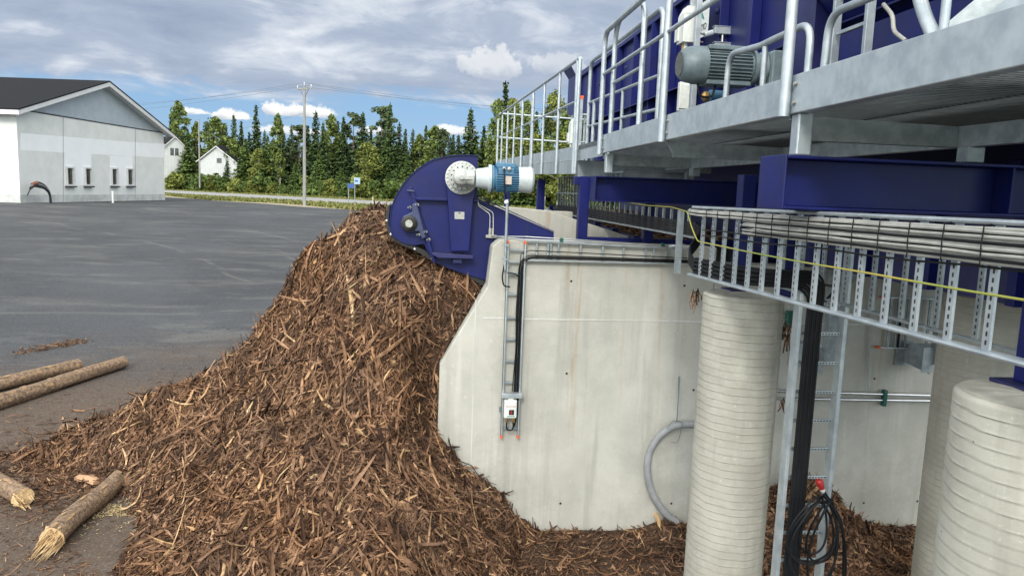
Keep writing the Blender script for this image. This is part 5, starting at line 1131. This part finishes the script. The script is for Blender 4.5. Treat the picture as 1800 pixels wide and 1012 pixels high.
for a, c in ((ra0, ra1), (rb0, rb1)):
    mb = MB(); mb.bar(a, c, .05, .016); s_ = mb.build('side_rail', galv, t, False, .002); mb = MB(); mb.bar(a-Vector((.04, 0, 0)), a-Vector((.001, 0, 0)), .055, .021); mb.build('end_cap', orange, s_)
for px in (1563, 1577, 1594, 1632):
    x = aY(px, 570, BY).x; mb = MB(); mb.box(x-.014, x+.014, BY-.01, BY+.01, rb0.z+.01, ra0.z-.01); rg = mb.build('rung', galvd, t)
    mb = MB(); z = rb0.z+.03
    while z < ra0.z-.03: mb.box(x-.004, x+.004, BY-.0115, BY-.0101, z, z+.014); z += .028
    mb.build('slots', dark, rg)
mb = MB(); x = aY(1580, 570, BY).x; mb.box(x-.009, x+.009, BY-.03, BY-.012, rb0.z, ra0.z+.15); mb.build('cable', cblack, t)
for k_, (px, lb) in enumerate(((1476, 'grey steel post on a wall bracket, left of the short cable ladder'), (1672, 'grey steel post on a wall bracket, right of the short cable ladder'))):
    top = aY(px, 440, 7.45); bot = aY(px-14, 640, 7.45); t = thing('bracket_post', bot, lb, 'steel post'); x = top.x
    mb = MB(); mb.box(x-.075, x+.075, 7.38, 7.50, bot.z, .30); mb.build('post', galvd, t, False, .004)
    pa, pc = aY(px-44, 603, 7.79), aY(px-44, 638, 7.79)
    mb = MB(); mb.box(x-.30, x-.09, 7.77, 7.797, pc.z-.02, pa.z+.03); mb.build('wall_plate', galvd, t)
    mb = MB(); mb.prism([(x-.19, 7.77, pc.z+.02), (x-.06, 7.50, pc.z-.06), (x-.06, 7.50, pa.z+.06), (x-.19, 7.77, pa.z+.0)], (.012, 0, 0)); mb.box(x-.20, x-.07, 7.44, 7.45, pc.z-.03, pa.z+.02); mb.build('gusset', galvd, t)
    mb = MB(); mb.bar((x+.05, 7.44, -.85), (x+.60, 7.44, -.25), .08, .12); mb.build('strut', galvd, t)
mb = MB(); mb.tube([aY(1528, 520, 7.77), aY(1526, 690, 7.77)], .006, 6); tag(mb.build('thin_conduit', galvd, None, True), 'thin vertical wire pipe on the shaded wall above the silver pipes', 'conduit')
# hose hanging at the wall
HYY = WY-.10
pts = [aY(x, y, HYY) for x, y in ((1228, 748), (1208, 745), (1188, 747), (1165, 759), (1147, 780), (1138, 806), (1138, 836), (1146, 864), (1158, 887), (1172, 904), (1190, 918))]
t = thing('grey_hose', pts[5], 'ribbed grey hose arching down the wall beside the slender pile', 'hose')
mb = MB(); fp = fil(pts, .12, 4); mb.tube(fp, .040, 16); mb.build('hose_tube', hoseg, t, True)
mb = MB()
for p_, q_ in zip(fp[:-1], fp[1:]):
    d_ = (q_-p_); 
    if d_.length > .012:
        for k_ in range(max(1, int(d_.length/.02))): c = p_+d_*((k_+.5)/max(1, int(d_.length/.02))); mb.lathe(c-d_.normalized()*.003, d_, [(0, .040), (.003, .0425), (.006, .040)], 14)
mb.build('ribs', hoseg, t, True)
mb = MB(); mb.tube([aY(1193, 661, WY-.02), aY(1192, 700, WY-.03), aY(1189, 742, HYY-.045)], .004, 5); mb.tube([aY(1195, 661, WY-.02), aY(1190, 742, HYY+.04)], .004, 5); mb.tube(fil([aY(1172, 752, HYY-.05), aY(1183, 738, HYY-.05), aY(1200, 742, HYY-.05), aY(1194, 770, HYY-.02), aY(1190, 778, HYY-.02), aY(1180, 777, HYY-.02)], .03), .004, 5)
tag(mb.build('tie_wire', mat('wire_blue', (.16, .22, .25), None, .5, .3), None, True), 'thin wire tying the grey hose to a hole in the wall', 'wire')
# ------------------------------------------------------------------ bark heap
PX_, PY_ = -.62, 9.35
rp_ = np.array([0, .25, .45, .87, 1.08, 1.58, 2.0, 2.9, 3.7, 4.3, 9]); zp_ = np.array([-.30, -.38, -.54, -.90, -1.22, -1.92, -2.34, -2.84, -3.22, -3.50, -5.9])
ang = np.radians([-180, -168, -152, -138, -124, -108, -90, -78, -68, -58, -45, -30, 0, 40, 90, 140, 180]); Rr = np.array([4.3, 3.3, 2.75, 2.85, 3.45, 3.8, 3.9, 3.55, 2.95, 2.60, 2.20, 2.10, 2.5, 3.0, 3.2, 3.8, 4.3])
def vnoise(x, y, s, seed):
    r = np.random.default_rng(seed); T = r.random((64, 64)); x = x/s+31.7; y = y/s+17.3; i = np.floor(x).astype(int); j = np.floor(y).astype(int); u = x-i; v = y-j; u = u*u*(3-2*u); v = v*v*(3-2*v)
    g = lambda a, b: T[a % 64, b % 64]
    return (g(i, j)*(1-u)+g(i+1, j)*u)*(1-v)+(g(i, j+1)*(1-u)+g(i+1, j+1)*u)*v-.5
def zpile(x, y):
    x = np.asarray(x, float); y = np.asarray(y, float)
    d = np.hypot(x-PX_, y-PY_); a = np.arctan2(y-PY_, x-PX_); R = np.interp(a, ang, Rr)
    ylo = WY+.04-.5*(1-sst(-.35, .12, x)); ins = sst(-1.0, .35, x)*np.clip((y-ylo)/(.24+.35*(1-sst(-.35, .12, x))), 0, 1); R = R*(1-ins)+7.0*ins
    z = np.interp(d*4.3/R, rp_, zp_)
    amp = np.clip(d/.8, .25, 1)
    z = z+amp*(.20*vnoise(x, y, .75, 1)+.15*vnoise(x, y, .33, 2)+.11*vnoise(x, y, .14, 3))
    z = z+.05*np.exp(-((x+.78)**2+(y-9.3)**2)/.02)
    # mound by the upright ladder, bark lying along the foot of the wall
    m1 = -2.93-np.hypot((x-4.12)/1.15, (y-7.2)/1.2)*.95+.10*vnoise(x, y, .3, 4)
    m2 = -3.45-np.hypot((x-4.6)/1.2, (y-6.2)/1.0)*.5+.1*vnoise(x, y, .3, 6)
    m3 = -3.62-np.hypot((x-2.75)/.8, (y-7.7)/.8)*.35+.06*vnoise(x, y, .25, 7)
    z = np.maximum.reduce([z, m1, m2, m3])
    return z
def ztop(x, y):
    g = zg(x, y)+.012+np.where(x > .3, .05+.05*vnoise(x, y, .4, 5), 0)
    return np.maximum(g, zpile(x, y))
gx = np.arange(-5.6, 7.2, .05); gy = np.arange(4.4, 11.2, .05); X, Y = np.meshgrid(gx, gy); Z = np.maximum(zpile(X, Y), zg(X, Y)-.05)
Z = np.where(X > .3, np.maximum(Z, zg(X, Y)+.05+.05*vnoise(X, Y, .4, 5)), Z)
Vm = np.stack([X, Y, Z], -1).reshape(-1, 3); nx = len(gx); i = (np.arange(len(gy)-1)[:, None]*nx+np.arange(nx-1)[None]).ravel(); Fm = np.stack([i, i+1, i+nx+1, i+nx], -1)
fz = Z.reshape(-1)[Fm].max(1); gxy = Vm[Fm].mean(1); keep = (fz > zg(gxy[:, 0], gxy[:, 1])+.0)
Fm = Fm[keep]
def strips(c, nrm, tdir, L_, W_, curl, bend, K=4, thick=None):
    n = len(c); t = tdir-nrm*(tdir*nrm).sum(1, keepdims=True); t /= np.linalg.norm(t, axis=1, keepdims=True)+1e-9; s = np.cross(nrm, t)
    rows = []
    for k_ in range(K+1):
        u = k_/K-.5; wt = (1-.7*(abs(u)*2)**1.8)*(.65+.7*rng.random((n, 1)))
        cen = c+t*(L_*u)+nrm*(-bend*L_*(u*2)**2)+s*(rng.normal(size=(n, 1))*W_*.10)
        for q in (-1, 0, 1): rows.append(cen+s*(q*W_*.5*wt)+nrm*((1-q*q)*curl*W_))
    V = np.stack(rows, 1).reshape(-1, 3); b = (np.arange(n)*(K+1)*3)[:, None]; fs = []
    for k_ in range(K):
        for q in range(2): fs.append(np.stack([k_*3+q, k_*3+q+1, (k_+1)*3+q+1, (k_+1)*3+q], 0))
    Fq = (b[:, None, :]+np.array(fs)[None]).reshape(-1, 4); return V, Fq
def grad(fn, x, y, e=.04):
    gx_ = (fn(x+e, y)-fn(x-e, y))/(2*e); gy_ = (fn(x, y+e)-fn(x, y-e))/(2*e); n = np.stack([-gx_, -gy_, np.ones_like(x)], -1); return n/np.linalg.norm(n, axis=1, keepdims=True), np.stack([gx_, gy_], -1)
VV, FF, off = [Vm], [Fm], len(Vm); MI = [np.zeros(len(Fm), int)]
def lay(x, y, lo, hi, wlo, whi, tilt, down, lift=(0, .03), fn=ztop, z_over=None):
    global off
    n = len(x); z = fn(x, y); nm, g_ = grad(fn, x, y); 
    g3 = np.stack([g_[:, 0], g_[:, 1], (g_**2).sum(1)], -1); g3 /= np.linalg.norm(g3, axis=1, keepdims=True)+1e-6
    rd = rng.normal(size=(n, 3)); rd /= np.linalg.norm(rd, axis=1, keepdims=True); td = rd+g3*down*(rng.random((n, 1)) < .65)
    nn = nm+rng.normal(size=(n, 3))*tilt; nn /= np.linalg.norm(nn, axis=1, keepdims=True)
    L_ = (lo+(hi-lo)*rng.random((n, 1))**2.4); W_ = np.minimum(wlo+(whi-wlo)*rng.random((n, 1))**2, L_*.5)
    c = np.stack([x, y, z], -1)+nm*(lift[0]+(lift[1]-lift[0])*rng.random((n, 1)))
    V, Fq = strips(c, nn, td, L_, W_, rng.normal(size=(n, 1))*.34, rng.normal(size=(n, 1))*.12)
    return V, Fq
def area_sample(n, x0, x1, y0, y1, fn, cond):
    xs_, ys_ = [], []; got = 0
    while got < n:
        x = x0+(x1-x0)*rng.random(n*2); y = y0+(y1-y0)*rng.random(n*2); _, g_ = grad(fn, x, y, .08); wgt = np.sqrt(1+(g_**2).sum(1))
        k_ = (rng.random(n*2) < wgt/3.0) & cond(x, y); xs_.append(x[k_]); ys_.append(y[k_]); got += k_.sum()
    return np.concatenate(xs_)[:n], np.concatenate(ys_)[:n]
wallcut = lambda x, y: ~((x > .13) & (y > WY-.05) & (y < WY+.34) & ((zpile(x, y) < -1.83+(x-.146)*1.77) | (y < WY+.05))) & ~((y > WY) & (x > .85))
onp = lambda x, y: (zpile(x, y) > zg(x, y)+.01) & wallcut(x, y) & (x < 1.6)
sets = []
x, y = area_sample(56000, -5.4, 1.6, 5.0, 10.2, zpile, onp); sets.append(lay(x, y, .02, .15, .005, .022, .38, .8, (-.012, .03), zpile))
x, y = area_sample(8000, -5.2, 1.5, 5.0, 10.2, zpile, onp); sets.append(lay(x, y, .07, .28, .003, .011, .35, 1.2, (0, .05), zpile))
x, y = area_sample(17000, -5.2, 1.5, 5.0, 10.2, zpile, onp); sets.append(lay(x, y, .04, .16, .013, .044, .36, .8, (0, .05), zpile))
x, y = area_sample(10000, -5.2, 1.5, 5.0, 10.2, zpile, onp); sets.append(lay(x, y, .08, .36, .012, .040, .28, 1.1, (0, .04), zpile))
x, y = area_sample(22000, -5.2, 1.5, 5.0, 10.2, zpile, onp); sets.append(lay(x, y, .008, .05, .003, .010, .6, .3, (.0, .03), zpile))
x, y = area_sample(2600, -4.9, 1.2, 5.4, 10.0, zpile, onp); sets.append(lay(x, y, .20, .60, .014, .042, .22, 1.5, (.02, .07), zpile))
# right hand side, foot of the wall
rt_c = lambda x, y: (y < WY-.04) & (x > .6)
x, y = area_sample(22000, .6, 6.6, 4.6, WY, ztop, rt_c); sets.append(lay(x, y, .012, .10, .004, .016, .40, .5, (-.01, .02), ztop))
x, y = area_sample(4200, .6, 6.2, 5.0, WY, ztop, rt_c); sets.append(lay(x, y, .08, .34, .01, .035, .25, .6, (.0, .03), ztop))
cm = lambda x, y: rt_c(x, y) & (np.hypot((x-4.1), (y-7.0)) < 1.35)
x, y = area_sample(5200, 2.6, 5.3, 5.6, WY, ztop, cm); sets.append(lay(x, y, .05, .34, .01, .042, .34, 1.0, (.0, .04), ztop))
for V, Fq in sets: VV.append(V); FF.append(Fq+off); MI.append(np.ones(len(Fq), int)); off += len(V)
bp = np_mesh('bark_heap', np.concatenate(VV), np.concatenate(FF), [moundm, chipm], np.concatenate(MI)); tag(bp, 'big steep heap of brown shredded bark strips below the blue conveyor head, spreading along the wall', 'bark heap', kind='stuff')
# loose litter on the asphalt, thinning away from the heap
n = 30000; a = rng.random(n)*6.283; rr = 3.2+rng.exponential(1.0, n); x = PX_+rr*np.cos(a); y = PY_-.5+rr*np.sin(a)
k_ = (x < -.4) & (y > 4.8) & (y < 13.5) & (zpile(x, y) < zg(x, y)+.02); x, y = x[k_], y[k_]
xs2 = rng.uniform(-9, -2, 7000); ys2 = rng.uniform(5.5, 17, 7000); cl_ = vnoise(xs2, ys2, 1.2, 9)+vnoise(xs2, ys2, .4, 10) > .12; x = np.concatenate([x, xs2[cl_]]); y = np.concatenate([y, ys2[cl_]])
zl = lambda x, y: zg(x, y)+.016
V1, F1 = lay(x, y, .008, .10, .003, .012, .12, 0, (.002, .012), zl); o1 = len(V1)
n = 420; a = rng.uniform(2.6, 4.6, n); rr = 3.9+rng.exponential(.7, n); x = PX_+rr*np.cos(a); y = PY_-.4+rr*np.sin(a); k_ = (y > 5); V2, F2 = lay(x[k_], y[k_], .1, .36, .012, .035, .12, 0, (.006, .02), zl)
n = 5200; cs_ = [aG(70, 815), aG(150, 800), aG(240, 770), aG(230, 830), aG(120, 850)]; x = np.empty(0); y = np.empty(0)
for q_ in cs_: x = np.concatenate([x, q_.x+rng.normal(size=n//5)*.36]); y = np.concatenate([y, q_.y+rng.normal(size=n//5)*.40])
VA, FA = lay(x, y, .03, .26, .006, .028, .22, 0, (.002, .03), zl); FA = FA+o1+len(V2)
V2 = np.concatenate([V2, VA]); F2x = FA
# a thin wind-rowed streak of bark further out
n = 420; t_ = rng.random(n); p0, p1 = aG(30, 622), aG(150, 600); x = p0.x+(p1.x-p0.x)*t_+rng.normal(size=n)*.10; y = p0.y+(p1.y-p0.y)*t_+rng.normal(size=n)*.14; V3, F3 = lay(x, y, .03, .28, .006, .022, .2, 0, (.004, .03), zl)
tag(np_mesh('bark_litter', np.concatenate([V1, V2, V3]), np.concatenate([F1, F2+o1, F2x, F3+o1+len(V2)]), [chipm]), 'loose bark scraps scattered over the asphalt round the heap', 'bark litter', kind='stuff')
# bark lying inside the hopper opening and on the shaded conveyors
def bark_in(name, x0, x1, y0, y1, zf_, n, label, hi=.22):
    x = rng.uniform(x0, x1, n); y = rng.uniform(y0, y1, n); f_ = lambda a, b: zf_(a, b)+.10*vnoise(a, b, .25, 12)
    V, Fq = lay(x, y, .05, hi, .01, .035, .5, .3, (0, .05), f_)
    X, Y = np.meshgrid(np.linspace(x0, x1, 30), np.linspace(y0, y1, 40)); Vb = np.stack([X, Y, f_(X, Y)-.02], -1).reshape(-1, 3); i = (np.arange(39)[:, None]*30+np.arange(29)[None]).ravel(); Fb = np.stack([i, i+1, i+31, i+30], -1)
    tag(np_mesh(name, np.concatenate([Vb, V]), np.concatenate([Fb, Fq+len(Vb)]), [moundm, chipm], np.concatenate([np.zeros(len(Fb), int), np.ones(len(Fq), int)])), label, 'bark', kind='stuff')
bark_in('bark_layer', HX-.16, HX-.022, 3.95, 5.5, lambda x, y: .76+2.2*(x-HX+.16)+0*y, 900, 'brown bark spilling in the dark slot of the blue hopper', .16)
bark_in('bark_layer', 2.79, 4.3, 8.95, 16.5, lambda x, y: -.56+.033*(y-8.9)+0*x, 2600, 'brown bark lying in the low blue conveyor trough under the far walkway')
bark_in('bark_layer', 3.92, 6.3, 3.3, 8.4, lambda x, y: -.35+.2*np.sin(y*1.3)+0*x, 2600, 'brown bark on the shaded conveyor behind the cable ladders')
# bark tufts caught on the steel
def tuft(p, n, l, label, spread=.05):
    mb = MB(); r = random.Random(int(p.x*100))
    for _ in range(n):
        a = p+Vector((r.uniform(-spread, spread), r.uniform(-.02, .02), r.uniform(-.03, .05))); q = a+Vector((r.uniform(-.05, .05), r.uniform(-.02, .02), -r.uniform(.3, 1)*l)); mm_ = a.lerp(q, .5)+Vector((r.uniform(-.02, .02), 0, 0)); w_ = r.uniform(.005, .012)
        for s_, e_ in ((a, mm_), (mm_, q)): mb.bar(s_, e_, w_, .003, (r.uniform(-1, 1), 1, 0))
    tag(mb.build('bark_shreds', chipm, None), label, 'bark')
tuft(aY(1222, 515, 5.9), 16, .16, 'bark shreds hanging at the left of the slender pile top', .035); tuft(aY(1381, 575, 5.3), 20, .20, 'bark shreds hanging under the green pipe clamp', .035); tuft(aY(1376, 705, 6.9), 9, .14, 'bark shreds hanging from the silver pipes beside the slender pile', .02)
tuft(aY(1300, 498, 5.2), 10, .03, 'bark scraps lying on the slender pile top', .12)
# ------------------------------------------------------------------ logs and loose wood
def log(p0, p1, r0, r1, label, torn=1, seed=1):
    """p0 end is the torn one"""
    r = np.random.default_rng(seed); p0, p1 = Vector(p0), Vector(p1); d = (p1-p0); Ln = d.length; d.normalize(); s_ = d.cross(ZZ).normalized(); u_ = s_.cross(d)
    t = thing('log', p0, label, 'log'); n = 28; K = int(Ln/.045)+2; V = []; ph = r.random(6)*6.28; tb = r.random((K+1, n))
    for k_ in range(K+1):
        f_ = k_/K; rr = r0+(r1-r0)*f_; cc = p0+d*(Ln*f_)+s_*(.015*math.sin(f_*5+ph[0]))+u_*(.008*math.sin(f_*7+ph[1]))
        for j in range(n):
            th = 2*math.pi*j/n; q = rr*(1+.035*math.sin(2*th+ph[2]+f_*3)+.025*math.sin(5*th+ph[3]+f_*9)+.05*(tb[k_, j]-.5)+.06*max(0, math.sin(f_*Ln*3.1+ph[4]))**12*math.sin(th*3+ph[5])); V.append(cc+(s_*math.cos(th)+u_*math.sin(th))*q)
    Fq = [(k_*n+j, (k_+1)*n+j, (k_+1)*n+(j+1) % n, k_*n+(j+1) % n) for k_ in range(K) for j in range(n)]
    mb = MB(); mb.add(V, Fq); mb.build('bark_skin', logm, t, True)
    mb = MB()   # ends
    for base, cc, rr, dd in ((0, p0, r0, -d), (K*n, p1, r1, d)):
        ring = [V[base+j]*1.0 for j in range(n)]; ctr = cc+dd*.006; mb.add(ring+[ctr], [(j, (j+1) % n, n) if dd is d else ((j+1) % n, j, n) for j in range(n)])
    mb.each('cut_end', woodp, t)
    if torn:   # splintered fibres
        mb = MB()
        for _ in range(int(110*torn)):
            th = r.random()*6.283; q = r0*math.sqrt(r.random())*.93; b0 = p0+(s_*math.cos(th)+u_*math.sin(th))*q+d*.05; l = (.05+.19*r.random()**1.8*torn)*(1.25-.5*math.sin(th)) ; dv = (-d+s_*r.normal()*.05+u_*(r.normal()*.05-.06)).normalized(); tip = b0+dv*l
            if tip.z < zgf(tip.x, tip.y)+.02: tip.z = zgf(tip.x, tip.y)+.02
            w_ = .008+.018*r.random(); sd_ = (s_*math.sin(th)+u_*math.cos(th)).normalized()*w_; nn_ = sd_.cross(dv).normalized()*w_*.5
            mb.add([b0-sd_-nn_, b0+sd_-nn_, b0+sd_+nn_, b0-sd_+nn_, tip], [(0, 1, 4), (1, 2, 4), (2, 3, 4), (3, 0, 4), (3, 2, 1, 0)])
        mb.build('splinters', woodp, t)
    mb = MB()  # bark scars (bare wood), knots
    for _ in range(int(Ln*14)):
        f_ = r.random(); th = r.uniform(.1, 3.0); rr = (r0+(r1-r0)*f_)*1.03; l = r.uniform(.03, .12); w_ = r.uniform(.1, .3)
        pts = []
        for q in range(8):
            a_ = q*math.pi/4; tt = th+w_*math.cos(a_)*r.uniform(.6, 1.1); ff = f_+l/Ln*math.sin(a_)*r.uniform(.6, 1.1); ff = min(.995, max(.005, ff)); pts.append(p0+d*(Ln*ff)+s_*(.015*math.sin(ff*5+ph[0]))+u_*(.008*math.sin(ff*7+ph[1]))+(s_*math.cos(tt)+u_*math.sin(tt))*rr*1.012)
        mb.add(pts, [tuple(range(8))])
    mb.each('bare_patch', mat('bare_patch', (.42, .27, .14), (.25, .15, .08), .85, 0, 30), t)
def onG(px, py, h): q = aG(px, py); return q+ZZ*h
log(onG(92, 968, .125), onG(210, 856, .115), .108, .096, 'short thick log with a pale splintered end, lying lower left beside the heap', 1.0, 1)
log(onG(42, 893, .11), onG(-75, 812, .10), .095, .10, 'log with a ragged end poking in from the left picture edge', .45, 2)
log(onG(-160, 770, .12), onG(219, 648, .12), .125, .105, 'longer of the two parallel logs on the asphalt, nearer one', .0, 3)
log(onG(-160, 728, .12), onG(141, 652, .12), .115, .10, 'farther of the two parallel logs on the asphalt', .0, 4)
log(onG(112, 766, .09), onG(165, 775, .07), .085, .075, 'short grey log stub half buried at the left foot of the heap', .0, 6)
def chunk(p, d, l, w_, h_, label, mt=woodp, seed=0, nm='wood_slab'):
    r = random.Random(seed); d = Vector(d).normalized(); s_ = d.cross(ZZ).normalized(); u_ = s_.cross(d); V = []; K = 7
    for k_ in range(K+1):
        f_ = k_/K; q = (1-abs(f_*2-1)**4*(.75 if nm == 'wood_splinter' else .18)); c = p+d*(l*(f_-.5))+u_*(.05*l*math.sin(f_*3.1))+s_*(.03*l*math.sin(f_*4+seed))
        for a_, b_ in ((-1, -.5), (-.6, .6), (.1, 1), (.8, .5), (1, -.6), (0, -1)): V.append(c+s_*a_*w_/2*q*r.uniform(.85, 1.15)+u_*b_*h_/2*q*r.uniform(.8, 1.2))
    F_ = [(k_*6+j, k_*6+(j+1) % 6, (k_+1)*6+(j+1) % 6, (k_+1)*6+j) for k_ in range(K) for j in range(6)]+[tuple(range(6))[::-1], tuple(K*6+j for j in range(6))]
    mb = MB(); mb.add(V, F_); tag(mb.build(nm, mt, None, False), label, 'wood piece')
def onP(px, py, lift=.03):
    d = ray(px, py); t = 5.0
    while t < 16:
        q = d*t
        if q.z < float(ztop(q.x, q.y)): break
        t += .01
    return d*t-fw*lift
chunk(onP(159, 840, .06), (.8, -.55, .05), .34, .12, .07, 'short split block of pale reddish wood beside the thick splintered log', mat('reddish_wood', (.50, .32, .19), (.36, .20, .11), .85, 0, 18, .4, 40), seed=1)
def between(a, b_, w_, h_, label, seed, mt=woodp): chunk((a+b_)/2, (b_-a), (b_-a).length, w_, h_, label, mt, seed, 'wood_splinter')
between(onP(613, 480), onP(620, 582), .045, .02, 'long pale splinter hanging down the upper face of the heap', 2)
between(onP(543, 492), onP(575, 462), .05, .02, 'pale curved splinter near the upper left of the heap', 3)
between(onP(432, 745), onP(447, 702), .06, .03, 'chunky pale piece of wood in the middle left of the heap', 4)
between(onP(496, 668), onP(556, 655), .045, .02, 'pale splinter lying level across the middle of the heap', 5)
between(onP(222, 828, .08), onP(258, 805, .12), .035, .015, 'dark pointed splinter at the upper end of the thick splintered log', 6, logm)
between(onP(1158, 925), onP(1150, 893), .05, .04, 'upright pale splinter at the foot of the grey hose', 7)
between(onP(590, 905), onP(604, 870), .06, .03, 'pale split wood piece in the lower middle of the heap', 8)
between(onP(757, 492), onP(792, 503), .02, .012, 'thin white splinter just below the black belt', 9)
between(onP(180, 772), onP(206, 757), .04, .015, 'flat pale splinter on the left edge of the heap', 10)
between(onP(835, 842), onP(832, 826), .03, .02, 'small reddish chip against the foot of the concrete wall', 11, logm)
sd_p = onP(235, 880, 0)
n = 4200; x = sd_p.x+rng.normal(size=n)*.16+.0; y = sd_p.y+rng.normal(size=n)*.30; k_ = vnoise(x, y, .16, 14)+.5*vnoise(x, y, .06, 15) > -.05; V, Fq = lay(x[k_], y[k_], .01, .05, .005, .018, .3, 0, (.0, .02), ztop)
tag(np_mesh('sawdust', V, Fq, [sawd]), 'small spill of pale sawdust between the thick log and the heap', 'sawdust', kind='stuff')
print('faces', sum(len(o.data.polygons) for o in bpy.data.objects if o.type == 'MESH'), 'objects', len(bpy.data.objects))
